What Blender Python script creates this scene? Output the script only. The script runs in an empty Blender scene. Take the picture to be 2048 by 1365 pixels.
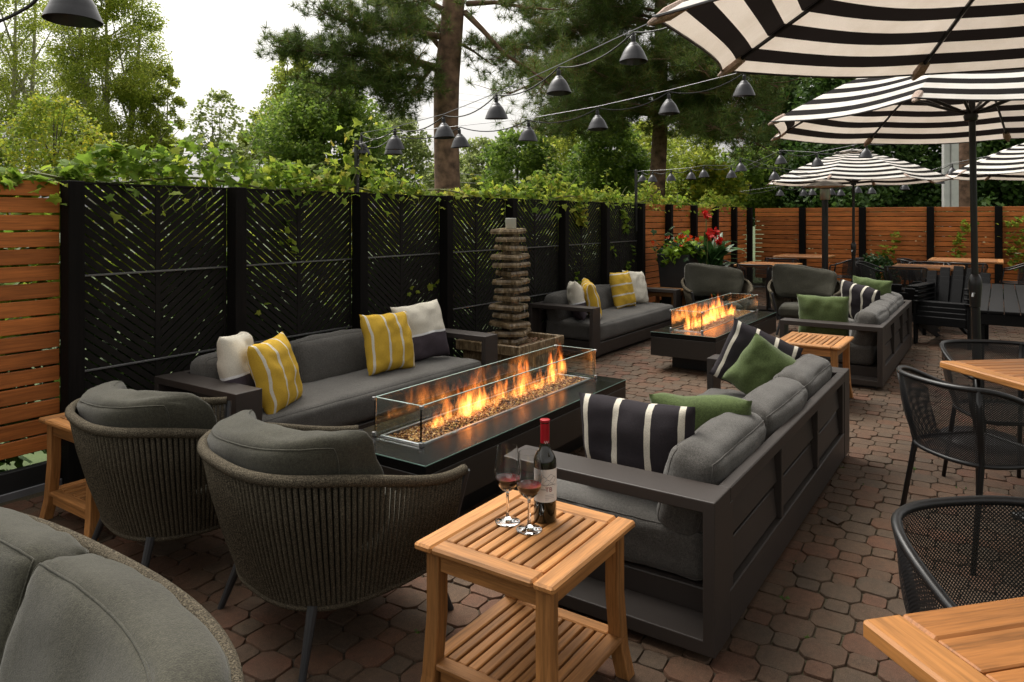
import bpy, math, random
import numpy as np
from mathutils import Vector, Matrix, noise
D = bpy.data
SC = bpy.context.scene
COL = SC.collection
R = math.radians
PI = math.pi
rnd = random.Random(7)

# ------------------------------------------------------------------ camera, sky, sun, exposure
FPX, EYE, HOR, CX = 1440.0, 1.5, 436.0, 1024.0          # focal length in photo pixels, eye height, horizon row, centre column
TH = math.atan(976 / 1440.0)                            # heading of the lens against the long fence (x axis)
FW = (math.cos(TH), math.sin(TH)); RT = (math.sin(TH), -math.cos(TH))
cam_d = D.cameras.new('camera'); cam = D.objects.new('camera', cam_d); COL.objects.link(cam)
cam.location = (0, 0, EYE); cam.rotation_euler = (PI / 2, 0, TH - PI / 2)
cam_d.sensor_width = 36; cam_d.lens = FPX / 2048 * 36
cam_d.shift_y = -(682.5 - HOR) / 2048
cam_d.clip_start = 0.05; cam_d.clip_end = 2000
SC.camera = cam

SUN_EL, SUN_AZ = R(60), R(72)                            # azimuth counted from +x towards +y
world = D.worlds.new('World'); SC.world = world; world.use_nodes = True
wn = world.node_tree.nodes; wl = world.node_tree.links
for n in list(wn): wn.remove(n)
sky = wn.new('ShaderNodeTexSky'); sky.sky_type = 'NISHITA'; sky.sun_disc = False
sky.sun_elevation = SUN_EL; sky.sun_rotation = PI / 2 - SUN_AZ
sky.air_density = 1.0; sky.dust_density = 6.0; sky.ozone_density = 1.0
hs = wn.new('ShaderNodeHueSaturation'); hs.inputs['Saturation'].default_value = 0.04
bg = wn.new('ShaderNodeBackground'); bg.inputs['Strength'].default_value = 0.15
wo = wn.new('ShaderNodeOutputWorld')
wl.new(sky.outputs[0], hs.inputs['Color']); wm = wn.new('ShaderNodeMix'); wm.data_type = 'RGBA'; wm.blend_type = 'MULTIPLY'; wm.inputs[0].default_value = 1; wm.inputs[7].default_value = (1, .97, .92, 1)
wl.new(hs.outputs[0], wm.inputs[6]); wl.new(wm.outputs[2], bg.inputs['Color']); wl.new(bg.outputs[0], wo.inputs[0])
sun_d = D.lights.new('sun', 'SUN'); sun_d.energy = 1.1; sun_d.angle = R(40); sun_d.color = (1.0, 0.93, 0.82)
sun = D.objects.new('sun', sun_d); COL.objects.link(sun)
sv = Vector((math.cos(SUN_EL) * math.cos(SUN_AZ), math.cos(SUN_EL) * math.sin(SUN_AZ), math.sin(SUN_EL)))
sun.rotation_euler = sv.to_track_quat('Z', 'Y').to_euler()
sun.location = (0, 0, 20)
SC.view_settings.view_transform = 'Standard'; SC.view_settings.look = 'None'
SC.view_settings.exposure = 0.78; SC.view_settings.gamma = 1.0
SC.view_settings.use_curve_mapping = False
SC.render.engine = 'CYCLES'
SC.cycles.use_denoising = True
SC.cycles.max_bounces = 10; SC.cycles.transparent_max_bounces = 24; SC.cycles.transmission_bounces = 10
SC.cycles.volume_bounces = 0; SC.cycles.caustics_refractive = False; SC.cycles.caustics_reflective = False
SC.cycles.sample_clamp_indirect = 6.0

def at(px, py, d):
    """photo pixel at distance d along the view axis -> world point"""
    l = (px - CX) * d / FPX
    return Vector((d * FW[0] + l * RT[0], d * FW[1] + l * RT[1], EYE - (py - HOR) * d / FPX))
def on_z(px, py, z):
    return at(px, py, FPX * (EYE - z) / (py - HOR))
def on_y(px, py, y):
    return at(px, py, y / (FW[1] + (px - CX) / FPX * RT[1]))
def proj(p):
    d = p[0] * FW[0] + p[1] * FW[1]; l = p[0] * RT[0] + p[1] * RT[1]
    return (CX + l * FPX / d, HOR + (EYE - p[2]) * FPX / d, d) if d > 0.05 else (-9e9, 0, d)

# ------------------------------------------------------------------ materials
def newmat(name):
    m = D.materials.new(name); m.use_nodes = True
    nt = m.node_tree
    return m, nt.nodes, nt.links, nt.nodes['Principled BSDF'], nt.nodes['Material Output']
def setp(b, **k):
    for n, v in k.items():
        b.inputs[n].default_value = v
def texco(N, L, kind='Object', scale=(1, 1, 1), rot=(0, 0, 0)):
    tc = N.new('ShaderNodeTexCoord'); mp = N.new('ShaderNodeMapping')
    mp.inputs['Scale'].default_value = scale; mp.inputs['Rotation'].default_value = rot
    L.new(tc.outputs[kind], mp.inputs['Vector'])
    return mp.outputs[0]
def noise_n(N, L, vec, scale, detail=4, rough=.55):
    t = N.new('ShaderNodeTexNoise'); t.inputs['Scale'].default_value = scale
    t.inputs['Detail'].default_value = detail; t.inputs['Roughness'].default_value = rough
    if vec is not None: L.new(vec, t.inputs['Vector'])
    return t
def ramp(N, L, fac, stops, interp='LINEAR'):
    r = N.new('ShaderNodeValToRGB'); cr = r.color_ramp; cr.interpolation = interp
    while len(cr.elements) < len(stops): cr.elements.new(0.5)
    for e, (p, c) in zip(cr.elements, stops):
        e.position = p; e.color = (*c, 1) if len(c) == 3 else c
    L.new(fac, r.inputs[0]); return r
def bump(N, L, b, height, strength, dist=.01):
    bp = N.new('ShaderNodeBump'); bp.inputs['Strength'].default_value = strength
    bp.inputs['Distance'].default_value = dist
    L.new(height, bp.inputs['Height']); L.new(bp.outputs[0], b.inputs['Normal']); return bp
def mixc(N, L, a, b, fac, mode='MIX'):
    m = N.new('ShaderNodeMix'); m.data_type = 'RGBA'; m.blend_type = mode
    for v, s in ((a, 6), (b, 7)):
        if hasattr(v, 'links'): L.new(v, m.inputs[s])
        else: m.inputs[s].default_value = (*v, 1)
    if hasattr(fac, 'links'): L.new(fac, m.inputs[0])
    else: m.inputs[0].default_value = fac
    return m.outputs[2]
def sc3(c, k): return tuple(min(1, x * k) for x in c)

def plain(name, col, rough=.5, metal=0., spec=.5, var=.18, vs=6., bs=0., bst=0., kind='Object'):
    m, N, L, b, o = newmat(name)
    v = texco(N, L, kind)
    n = noise_n(N, L, v, vs)
    r = ramp(N, L, n.outputs[0], [(.3, sc3(col, 1 - var)), (.7, sc3(col, 1 + var))])
    L.new(r.outputs[0], b.inputs['Base Color'])
    setp(b, **{'Roughness': rough, 'Metallic': metal, 'Specular IOR Level': spec})
    if bs:
        n2 = noise_n(N, L, v, bs, 3); bump(N, L, b, n2.outputs[0], bst)
    return m
def fabric(name, col, weave=420., var=.13, rough=.95, st=.3, wrinkle=.7):
    m, N, L, b, o = newmat(name)
    v = texco(N, L)
    n = noise_n(N, L, v, 3.5, 3)
    n2 = noise_n(N, L, v, weave * .8, 2)
    c1 = ramp(N, L, n.outputs[0], [(.3, sc3(col, 1 - var)), (.7, sc3(col, 1 + var))])
    c2 = ramp(N, L, n2.outputs[0], [(.35, (.62,) * 3), (.65, (1.32,) * 3)])
    nm = noise_n(N, L, v, 95, 4, .75)
    c3 = ramp(N, L, nm.outputs[0], [(.36, (.70,) * 3), (.64, (1.26,) * 3)])
    cm = mixc(N, L, c1.outputs[0], c2.outputs[0], .8, 'MULTIPLY')
    L.new(mixc(N, L, cm, c3.outputs[0], .75, 'MULTIPLY'), b.inputs['Base Color'])
    setp(b, **{'Roughness': rough, 'Specular IOR Level': .2})
    try: setp(b, **{'Sheen Weight': .15, 'Sheen Roughness': .5})
    except Exception: pass
    n3 = noise_n(N, L, texco(N, L, 'Object', (1, 1, 1)), 9, 3, .5)
    ad = N.new('ShaderNodeMath'); ad.operation = 'MULTIPLY_ADD'; ad.inputs[1].default_value = wrinkle * 4
    L.new(n3.outputs[0], ad.inputs[0]); L.new(n2.outputs[0], ad.inputs[2])
    bump(N, L, b, ad.outputs[0], st, .006)
    return m
def wood(name, col, axis=0, rough=.55, dark=.55, knots=False, gs=1.0, var=.25, spec=.35):
    m, N, L, b, o = newmat(name)
    s = [34 * gs, 34 * gs, 34 * gs]; s[axis] = 1.6 * gs
    oi = N.new('ShaderNodeObjectInfo')
    tc = N.new('ShaderNodeTexCoord'); mp = N.new('ShaderNodeMapping'); mp.inputs['Scale'].default_value = s
    ml = N.new('ShaderNodeVectorMath'); ml.operation = 'SCALE'; ml.inputs[0].default_value = (13.7, 7.1, 9.3)
    L.new(oi.outputs['Random'], ml.inputs['Scale'])
    ad = N.new('ShaderNodeVectorMath'); ad.operation = 'ADD'
    L.new(tc.outputs['Object'], ad.inputs[0]); L.new(ml.outputs[0], ad.inputs[1]); L.new(ad.outputs[0], mp.inputs['Vector'])
    n = noise_n(N, L, mp.outputs[0], 1.0, 6, .65)
    fine = noise_n(N, L, mp.outputs[0], 4.0, 3, .6)
    c = ramp(N, L, n.outputs[0], [(.28, sc3(col, dark)), (.5, col), (.75, sc3(col, 1 + var))])
    f = ramp(N, L, fine.outputs[0], [(.35, (.72,) * 3), (.62, (1.06,) * 3)])
    cc = mixc(N, L, c.outputs[0], f.outputs[0], .7, 'MULTIPLY')
    big = noise_n(N, L, ad.outputs[0], 2.2, 2)
    rb = ramp(N, L, big.outputs[0], [(.3, (.75,) * 3), (.7, (1.15,) * 3)])
    cc = mixc(N, L, cc, rb.outputs[0], .8, 'MULTIPLY')
    vr = N.new('ShaderNodeMath'); vr.operation = 'MULTIPLY_ADD'; vr.inputs[1].default_value = .62; vr.inputs[2].default_value = .68
    L.new(oi.outputs['Random'], vr.inputs[0])
    cv = N.new('ShaderNodeCombineColor')
    for i in range(3): L.new(vr.outputs[0], cv.inputs[i])
    cc = mixc(N, L, cc, cv.outputs[0], .75, 'MULTIPLY')
    if knots:
        vo = N.new('ShaderNodeTexVoronoi'); vo.inputs['Scale'].default_value = 3.1
        s2 = [2.6, 2.6, 2.6]; s2[axis] = .9
        mp2 = N.new('ShaderNodeMapping'); mp2.inputs['Scale'].default_value = s2
        L.new(ad.outputs[0], mp2.inputs['Vector']); L.new(mp2.outputs[0], vo.inputs['Vector'])
        k = ramp(N, L, vo.outputs['Distance'], [(.05, (.25, .16, .1)), (.1, (.7, .6, .5)), (.16, (1, 1, 1))])
        cc = mixc(N, L, cc, k.outputs[0], .85, 'MULTIPLY')
    L.new(cc, b.inputs['Base Color'])
    setp(b, **{'Roughness': rough, 'Specular IOR Level': spec})
    bump(N, L, b, n.outputs[0], .22, .004)
    return m
def leafmat(name, cols, trans=.35, rough=.5, spec=.35):
    m, N, L, b, o = newmat(name)
    g = N.new('ShaderNodeNewGeometry')
    n = noise_n(N, L, texco(N, L), .8, 2)
    ad = N.new('ShaderNodeMath'); ad.operation = 'MULTIPLY_ADD'; ad.inputs[1].default_value = .7
    sb = N.new('ShaderNodeMath'); sb.operation = 'MULTIPLY_ADD'; sb.inputs[1].default_value = .9; sb.inputs[2].default_value = -.3
    L.new(n.outputs[0], sb.inputs[0]); L.new(g.outputs['Random Per Island'], ad.inputs[0]); L.new(sb.outputs[0], ad.inputs[2])
    k = len(cols)
    r = ramp(N, L, ad.outputs[0], [(.08 + .84 * i / max(1, k - 1), c) for i, c in enumerate(cols)])
    L.new(r.outputs[0], b.inputs['Base Color'])
    setp(b, **{'Roughness': rough, 'Specular IOR Level': spec})
    t = N.new('ShaderNodeBsdfTranslucent'); L.new(r.outputs[0], t.inputs['Color'])
    mx = N.new('ShaderNodeMixShader'); mx.inputs[0].default_value = trans
    L.new(b.outputs[0], mx.inputs[1]); L.new(t.outputs[0], mx.inputs[2]); L.new(mx.outputs[0], o.inputs[0])
    return m

M = {}
TEAK = (.41, .185, .058)
for i, a in enumerate('xyz'):
    M['teak_' + a] = wood('teak_' + a, TEAK, i, .5)
M['table_x'] = wood('table_teak_x', (.38, .165, .048), 0, .45, .38)
M['table_y'] = wood('table_teak_y', (.34, .135, .036), 1, .45, .38)
M['cedar'] = wood('cedar_plank', (.50, .155, .034), 0, .6, .65, True, .8, .3)
M['post'] = wood('black_stained_wood', (.0075, .0062, .0055), 2, .75, spec=.12)
M['kick'] = plain('black_kickboard', (.012, .012, .012), .5, bs=60, bst=.1)
M['steel_strip'] = plain('steel_strip', (.22, .22, .23), .5, .6)
M['chevron'] = plain('black_panel_metal', (.0125, .0108, .0095), .75, 0, .15, .2, 12)
M['rail'] = plain('rail_metal', (.16, .16, .16), .4, .6)
M['sofa_metal'] = plain('umber_powder_coat', (.037, .030, .0265), .48, 0, .35, .06, 3, 900, .04)
M['grey'] = fabric('grey_sofa_fabric', (.088, .083, .076))
M['olive'] = fabric('olive_grey_fabric', (.047, .0445, .032))
M['leg'] = plain('charcoal_tube', (.03, .031, .034), .45, .1)
M['black'] = plain('black_powder_coat', (.008, .008, .009), .38, 0, .5, .1, 8)
M['blackwood'] = plain('black_resin_slat', (.006, .006, .0065), .6, 0, .12, .2, 9, 120, .1)
M['green'] = fabric('green_pillow_fabric', (.088, .122, .043), 500, .1)
M['white'] = plain('white_paint', (.62, .62, .6), .5, var=.08)

def rope_mat():
    m, N, L, b, o = newmat('taupe_rope')
    v = texco(N, L)
    n = noise_n(N, L, v, 260, 2, .7)
    c = ramp(N, L, n.outputs[0], [(.3, (.016, .013, .009)), (.5, (.072, .06, .042)), (.72, (.20, .17, .12))])
    L.new(c.outputs[0], b.inputs['Base Color']); setp(b, **{'Roughness': .95, 'Specular IOR Level': .15})
    bump(N, L, b, n.outputs[0], .9, .006)
    return m
M['rope'] = rope_mat()
def paver_mat(i, col, col2):
    m, N, L, b, o = newmat('paver_%d' % i)
    v = texco(N, L, 'Object')
    g = N.new('ShaderNodeNewGeometry')
    n = noise_n(N, L, g.outputs['Position'], 5.5, 4, .6)
    f = noise_n(N, L, g.outputs['Position'], 330, 2, .8)
    big = noise_n(N, L, g.outputs['Position'], .9, 4, .6); mid = noise_n(N, L, g.outputs['Position'], 34, 3, .7)
    st1 = ramp(N, L, big.outputs[0], [(.3, (.66, .66, .68)), (.6, (1.12, 1.1, 1.05))]); st2 = ramp(N, L, mid.outputs[0], [(.3, (.72,) * 3), (.6, (1.1,) * 3)])
    c = ramp(N, L, n.outputs[0], [(.36, col), (.66, col2)])
    s = ramp(N, L, f.outputs[0], [(.28, (.45,) * 3), (.52, (1,) * 3), (.74, (1.7,) * 3)])
    cc = mixc(N, L, c.outputs[0], s.outputs[0], .85, 'MULTIPLY'); cc = mixc(N, L, cc, st1.outputs[0], .9, 'MULTIPLY'); cc = mixc(N, L, cc, st2.outputs[0], .8, 'MULTIPLY')
    L.new(cc, b.inputs['Base Color']); setp(b, **{'Roughness': .8, 'Specular IOR Level': .3})
    bump(N, L, b, f.outputs[0], .5, .004)
    return m
PAV = [((.110, .057, .034), (.092, .057, .036)), ((.098, .061, .039), (.085, .057, .038)), ((.086, .060, .040), (.098, .057, .036)),
       ((.118, .056, .034), (.096, .056, .036)), ((.080, .058, .041), (.090, .060, .039))]
PAVM = [paver_mat(i, a, b) for i, (a, b) in enumerate(PAV)]
def bed_mat():
    m, N, L, b, o = newmat('joint_soil')
    g = N.new('ShaderNodeNewGeometry')
    n = noise_n(N, L, g.outputs['Position'], 1.3, 5, .6); f = noise_n(N, L, g.outputs['Position'], 90, 3)
    c = ramp(N, L, n.outputs[0], [(.45, (.052, .038, .025)), (.60, (.055, .05, .022)), (.72, (.065, .08, .02))])
    s = ramp(N, L, f.outputs[0], [(.3, (.5,) * 3), (.7, (1.4,) * 3)])
    L.new(mixc(N, L, c.outputs[0], s.outputs[0], .8, 'MULTIPLY'), b.inputs['Base Color'])
    setp(b, Roughness=.95); bump(N, L, b, f.outputs[0], .8, .01); return m
M['bed'] = bed_mat()
M['grass'] = plain('rough_ground_cover', (.05, .075, .02), .95, var=.5, vs=1.2, bs=9, bst=.8)
M['bark_pine'] = plain('pine_bark', (.17, .10, .066), .95, var=.6, vs=7, bs=11, bst=1.0)
M['bark'] = plain('grey_bark', (.11, .095, .075), .95, var=.4, vs=9, bs=20, bst=.6)
M['bark_pale'] = plain('pale_birch_bark', (.42, .39, .33), .9, var=.35, vs=7, bs=20, bst=.4)

# ------------------------------------------------------------------ mesh helpers
class MB:
    def __init__(s): s.v = []; s.f = []; s.m = []; s.uv = None
    def add(s, vs, fs, mi=0):
        k = len(s.v); s.v.extend(tuple(p) for p in vs)
        for f in fs: s.f.append(tuple(i + k for i in f)); s.m.append(mi)
    def box(s, x0, x1, y0, y1, z0, z1, c=.003, T=None, mi=0):
        """chamfered box"""
        lo = (min(x0, x1), min(y0, y1), min(z0, z1)); hi = (max(x0, x1), max(y0, y1), max(z0, z1))
        c = min(c, .45 * min(hi[i] - lo[i] for i in range(3)))
        vs = []; idx = {}
        for sx in (0, 1):
            for sy in (0, 1):
                for sz in (0, 1):
                    sg = (sx, sy, sz)
                    for a in range(3):
                        p = []
                        for i in range(3):
                            e = hi[i] if sg[i] else lo[i]
                            if i != a: e += -c if sg[i] else c
                            p.append(e)
                        idx[(sg, a)] = len(vs); vs.append(p)
        fs = []
        for a in range(3):
            b_, c_ = (a + 1) % 3, (a + 2) % 3
            for sg in (0, 1):
                q = []
                for u, w in ((0, 0), (1, 0), (1, 1), (0, 1)):
                    k = [0, 0, 0]; k[a] = sg; k[b_] = u; k[c_] = w; q.append(idx[(tuple(k), a)])
                fs.append(q if sg else q[::-1])
        for a in range(3):
            b_, c_ = (a + 1) % 3, (a + 2) % 3
            for u in (0, 1):
                for w in (0, 1):
                    k0 = [0, 0, 0]; k0[b_] = u; k0[c_] = w; k1 = list(k0); k1[a] = 1
                    q = [idx[(tuple(k0), b_)], idx[(tuple(k1), b_)], idx[(tuple(k1), c_)], idx[(tuple(k0), c_)]]
                    fs.append(q if (u ^ w) else q[::-1])
        for sx in (0, 1):
            for sy in (0, 1):
                for sz in (0, 1):
                    t = [idx[((sx, sy, sz), a)] for a in range(3)]
                    fs.append(t if (sx + sy + sz) % 2 else t[::-1])
        if T is not None: vs = [T @ Vector(p) for p in vs]
        s.add(vs, fs, mi); return s
    def prism(s, poly, z0, z1, T=None, mi=0):
        n = len(poly)
        vs = [(x, y, z0) for x, y in poly] + [(x, y, z1) for x, y in poly]
        fs = [tuple(range(n))[::-1], tuple(range(n, 2 * n))] + [(i, (i + 1) % n, n + (i + 1) % n, n + i) for i in range(n)]
        if T is not None: vs = [T @ Vector(p) for p in vs]
        s.add(vs, fs, mi); return s
    def tube(s, pts, rad, n=8, closed=False, cap=True, flat=1.0, mi=0):
        pts = [Vector(p) for p in pts]; m = len(pts)
        rr = rad if isinstance(rad, (list, tuple)) else [rad] * m
        up = None; rings = []
        for i in range(m):
            if closed: t = pts[(i + 1) % m] - pts[i - 1]
            else: t = pts[min(i + 1, m - 1)] - pts[max(i - 1, 0)]
            if t.length < 1e-9: t = Vector((0, 0, 1))
            t.normalize()
            if up is None:
                a = Vector((0, 0, 1)) if abs(t.z) < .9 else Vector((1, 0, 0))
                up = (a - t * a.dot(t)).normalized()
            else:
                up = up - t * up.dot(t)
                up = up.normalized() if up.length > 1e-6 else Vector((1, 0, 0))
            w = t.cross(up)
            rings.append([pts[i] + up * (math.cos(2 * PI * k / n) * rr[i]) + w * (math.sin(2 * PI * k / n) * rr[i] * flat) for k in range(n)])
        vs = [p for r in rings for p in r]; fs = []
        for i in range(m if closed else m - 1):
            j = (i + 1) % m
            for k in range(n):
                fs.append((i * n + k, i * n + (k + 1) % n, j * n + (k + 1) % n, j * n + k))
        if cap and not closed:
            fs.append(tuple(range(n))[::-1]); fs.append(tuple((m - 1) * n + k for k in range(n)))
        s.add(vs, fs, mi); return s
    def lathe(s, prof, n=24, c=(0, 0, 0), mi=0, T=None):
        vs = []; fs = []; m = len(prof)
        for r, z in prof:
            for k in range(n):
                a = 2 * PI * k / n; vs.append((c[0] + r * math.cos(a), c[1] + r * math.sin(a), c[2] + z))
        for i in range(m - 1):
            for k in range(n):
                fs.append((i * n + k, i * n + (k + 1) % n, (i + 1) * n + (k + 1) % n, (i + 1) * n + k))
        if T is not None: vs = [T @ Vector(p) for p in vs]
        s.add(vs, fs, mi); return s
    def mesh(s, name, mats=(), smooth=True, angle=35):
        me = D.meshes.new(name); me.from_pydata(s.v, [], s.f)
        for x in mats: me.materials.append(M[x] if isinstance(x, str) else x)
        if len(mats) > 1: me.polygons.foreach_set('material_index', s.m)
        if s.uv is not None:
            l = me.uv_layers.new(name='UVMap')
            for lp in me.loops: l.data[lp.index].uv = s.uv[lp.vertex_index]
        if smooth:
            me.polygons.foreach_set('use_smooth', [True] * len(me.polygons))
            me.set_sharp_from_angle(angle=R(angle))
        me.update(); return me
    def obj(s, name, mats, parent=None, loc=(0, 0, 0), rot=(0, 0, 0), smooth=True, angle=35, **k):
        if not isinstance(mats, (list, tuple)): mats = (mats,)
        return link(name, s.mesh(name, mats, smooth, angle), parent, loc, rot, **k)
def link(name, me, parent=None, loc=(0, 0, 0), rot=(0, 0, 0), label=None, cat=None, group=None, kind=None):
    o = D.objects.new(name, me); COL.objects.link(o)
    o.location = loc; o.rotation_euler = rot
    if parent is not None: o.parent = parent
    if label: o['label'] = label
    if cat: o['category'] = cat
    if group: o['group'] = group
    if kind: o['kind'] = kind
    return o
def thing(name, label, cat, loc=(0, 0, 0), rz=0., group=None):
    return link(name, None, None, loc, (0, 0, rz), label, cat, group)
def dup(root, loc, rz, label, group=None):
    r = root.copy(); COL.objects.link(r); r.location = loc; r.rotation_euler = (0, 0, rz); r['label'] = label
    if group: r['group'] = group
    for ch in list(root.children):
        c = ch.copy(); COL.objects.link(c); c.parent = r
        for g in ch.children:
            d = g.copy(); COL.objects.link(d); d.parent = c
    return r
def bx(name, mat, parent, x0, x1, y0, y1, z0, z1, c=.003, **k):
    return MB().box(x0, x1, y0, y1, z0, z1, c).obj(name, mat, parent, **k)

def softbox(sx, sy, sz, r=.05, n=14, puff=(.02, .02, .02), amp=.006, seed=0, sag=0.):
    """a stuffed cushion: rounded box with bulged faces and soft creases, centred on the origin"""
    h = Vector((sx / 2, sy / 2, sz / 2)); r = min(r, min(h) * .95)
    ts = [math.sin((i / n - .5) * PI * .96) / math.sin(.48 * PI) for i in range(n + 1)]
    mb = MB(); key = {}
    def vert(p):
        k = tuple(round(c, 4) for c in p)
        if k in key: return key[k]
        P = Vector((p[0] * h.x, p[1] * h.y, p[2] * h.z))
        q = Vector([max(-(h[i] - r), min(h[i] - r, P[i])) for i in range(3)])
        dv = P - q
        nrm = dv.normalized() if dv.length > 1e-9 else Vector((0, 0, 1))
        W = q + nrm * r
        f = [1 - abs(p[i]) ** 2.5 for i in range(3)]
        W.x += math.copysign(puff[0], p[0]) * f[1] * f[2] * abs(p[0]) ** 2
        W.y += math.copysign(puff[1], p[1]) * f[0] * f[2] * abs(p[1]) ** 2
        W.z += math.copysign(puff[2], p[2]) * f[0] * f[1] * abs(p[2]) ** 2
        W.z -= sag * (1 - p[0] ** 2) * (.5 + .5 * p[2])
        nz = noise.noise(W * 5 + Vector((seed * 3.1, seed * 1.7, 0))) * amp * 1.6 + noise.noise(W * 13 + Vector((seed, 0, seed * 2.))) * amp * .7
        rg = 1 - abs(noise.noise(Vector((W.x * 7, W.y * 7, W.z * 11)) + Vector((seed * 2.3, 4., seed)))) * 2.2
        nz -= max(0, rg) ** 5 * amp * .7
        W += nrm * nz
        key[k] = len(mb.v); mb.v.append(tuple(W)); return key[k]
    for a in range(3):
        b_, c_ = (a + 1) % 3, (a + 2) % 3
        for sg in (-1, 1):
            for i in range(n):
                for j in range(n):
                    q = []
                    for di, dj in ((0, 0), (1, 0), (1, 1), (0, 1)):
                        p = [0, 0, 0]; p[a] = sg; p[b_] = ts[i + di]; p[c_] = ts[j + dj]; q.append(vert(p))
                    mb.f.append(tuple(q) if sg > 0 else tuple(q[::-1])); mb.m.append(0)
    tsr = [(t, i) for i, t in enumerate(ts)]
    mb.loops = {}
    for a in range(3):
        b_, c_ = (a + 1) % 3, (a + 2) % 3
        for sg in (-1, 1):
            lp = []
            for u, w in [(t, -1) for t in ts[:-1]] + [(1, t) for t in ts[:-1]] + [(t, 1) for t in ts[::-1][:-1]] + [(-1, t) for t in ts[::-1][:-1]]:
                p = [0, 0, 0]; p[a] = sg; p[b_] = u; p[c_] = w
                lp.append(key[tuple(round(c, 4) for c in p)])
            mb.loops[(a, sg)] = lp
    return mb
def piping(mb, ob, axis, mat, r=.0032):
    for sg in (-1, 1):
        MB().tube([mb.v[i] for i in mb.loops[(axis, sg)]], r, 5, closed=True).obj('piping', mat, ob, angle=180)
def pillow_mesh(name, mat, w=.44, h=.44, t=.15, seed=0, n=22):
    mb = MB(); uv = []
    def pt(u, v, sd):
        e = (1 - abs(u) ** 3.2) * (1 - abs(v) ** 3.2)
        x = w / 2 * u * (1 - .055 * (1 - v * v) * abs(u) ** 4)
        z = h / 2 * v * (1 - .055 * (1 - u * u) * abs(v) ** 4)
        y = sd * t / 2 * max(0, e) ** .52
        edge = max(abs(u), abs(v))
        wr = noise.noise(Vector((u * 3.3 + seed * 5, v * 3.3, sd + seed))) * .016 + noise.noise(Vector((u * 9 + seed, v * 9, sd * 3))) * .005
        y += wr * (1 - edge ** 6) + noise.noise(Vector((u * 2, v * 2, seed + 9.))) * .012
        z += noise.noise(Vector((u * 2.2, seed * 2., 3.))) * .010
        x += noise.noise(Vector((v * 2.2, seed * 2., 7.))) * .010
        return (x, y, z)
    sp = [math.sin((i / n - .5) * PI) * .35 + (2 * i / n - 1) * .65 for i in range(n + 1)]
    ids = {}
    for sd in (-1, 1):
        for i in range(n + 1):
            for j in range(n + 1):
                if i in (0, n) or j in (0, n):
                    if sd == 1: ids[(1, i, j)] = ids[(-1, i, j)]; continue
                ids[(sd, i, j)] = len(mb.v); mb.v.append(pt(sp[i], sp[j], sd)); uv.append(((sp[i] + 1) / 2, (sp[j] + 1) / 2))
        for i in range(n):
            for j in range(n):
                q = (ids[(sd, i, j)], ids[(sd, i + 1, j)], ids[(sd, i + 1, j + 1)], ids[(sd, i, j + 1)])
                mb.f.append(q if sd < 0 else q[::-1]); mb.m.append(0)
    mb.uv = uv
    me = mb.mesh(name, (mat,), True, 60)
    return me
def stripe_mat(name, stops, axis='X', weave=520.):
    m, N, L, b, o = newmat(name)
    tc = N.new('ShaderNodeTexCoord'); sp = N.new('ShaderNodeSeparateXYZ'); L.new(tc.outputs['UV'], sp.inputs[0])
    r = ramp(N, L, sp.outputs[axis], stops, 'CONSTANT')
    n2 = noise_n(N, L, tc.outputs['Object'], weave * .7, 2)
    c2 = ramp(N, L, n2.outputs[0], [(.35, (.78,) * 3), (.65, (1.16,) * 3)])
    L.new(mixc(N, L, r.outputs[0], c2.outputs[0], .8, 'MULTIPLY'), b.inputs['Base Color'])
    setp(b, **{'Roughness': .95, 'Specular IOR Level': .15})
    n3 = noise_n(N, L, tc.outputs['Object'], 14, 3)
    ad = N.new('ShaderNodeMath'); ad.operation = 'MULTIPLY_ADD'; ad.inputs[1].default_value = 1.3
    L.new(n3.outputs[0], ad.inputs[0]); L.new(n2.outputs[0], ad.inputs[2])
    bump(N, L, b, ad.outputs[0], .3, .006); return m
YEL, CRE, PUR, CHA = (.56, .355, .045), (.62, .58, .49), (.065, .052, .062), (.032, .028, .032)
M['p_yellow'] = stripe_mat('yellow_striped_cloth', [(0, YEL), (.045, CRE), (.085, YEL), (.34, CRE), (.385, YEL), (.615, CRE), (.66, YEL), (.915, CRE), (.955, YEL)])
M['p_two'] = stripe_mat('cream_and_plum_cloth', [(0, PUR), (.42, (.74, .74, .74)), (.455, CRE)], 'Y')
M['p_char'] = stripe_mat('charcoal_striped_cloth', [(0, CHA), (.07, CRE), (.12, CHA), (.34, CRE), (.39, CHA), (.62, CRE), (.67, CHA), (.88, CRE), (.93, CHA)])
M['p_white'] = stripe_mat('cream_cloth', [(0, CRE), (.5, sc3(CRE, 1.02))])
def numesh(name, V, Fa, mats, smooth=False):
    """fast mesh from numpy arrays; Fa is (m,3) or (m,4)"""
    me = D.meshes.new(name); V = np.asarray(V, np.float32); Fa = np.asarray(Fa, np.int32)
    k = Fa.shape[1]
    me.vertices.add(len(V)); me.vertices.foreach_set('co', V.ravel())
    me.loops.add(Fa.size); me.loops.foreach_set('vertex_index', Fa.ravel())
    me.polygons.add(len(Fa)); me.polygons.foreach_set('loop_start', np.arange(0, Fa.size, k, dtype=np.int32))
    for x in mats: me.materials.append(M[x] if isinstance(x, str) else x)
    if smooth: me.polygons.foreach_set('use_smooth', [True] * len(Fa))
    me.update(calc_edges=True); return me
# ------------------------------------------------------------------ ground
YF = 4.42          # front plane of the long fence
XB = 15.9          # front plane of the back fence
FH = 1.71          # fence height
g = MB(); g.add([(-300, -300, -.06), (400, -300, -.06), (400, 400, -.06), (-300, 400, -.06)], [(0, 1, 2, 3)])
g.obj('ground', 'grass', kind='structure')
patio = MB(); patio.box(-3, XB + .3, -6, YF + .1, -.05, -.010, .001)
PATIO = patio.obj('paved_patio', 'bed', kind='structure')

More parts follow.
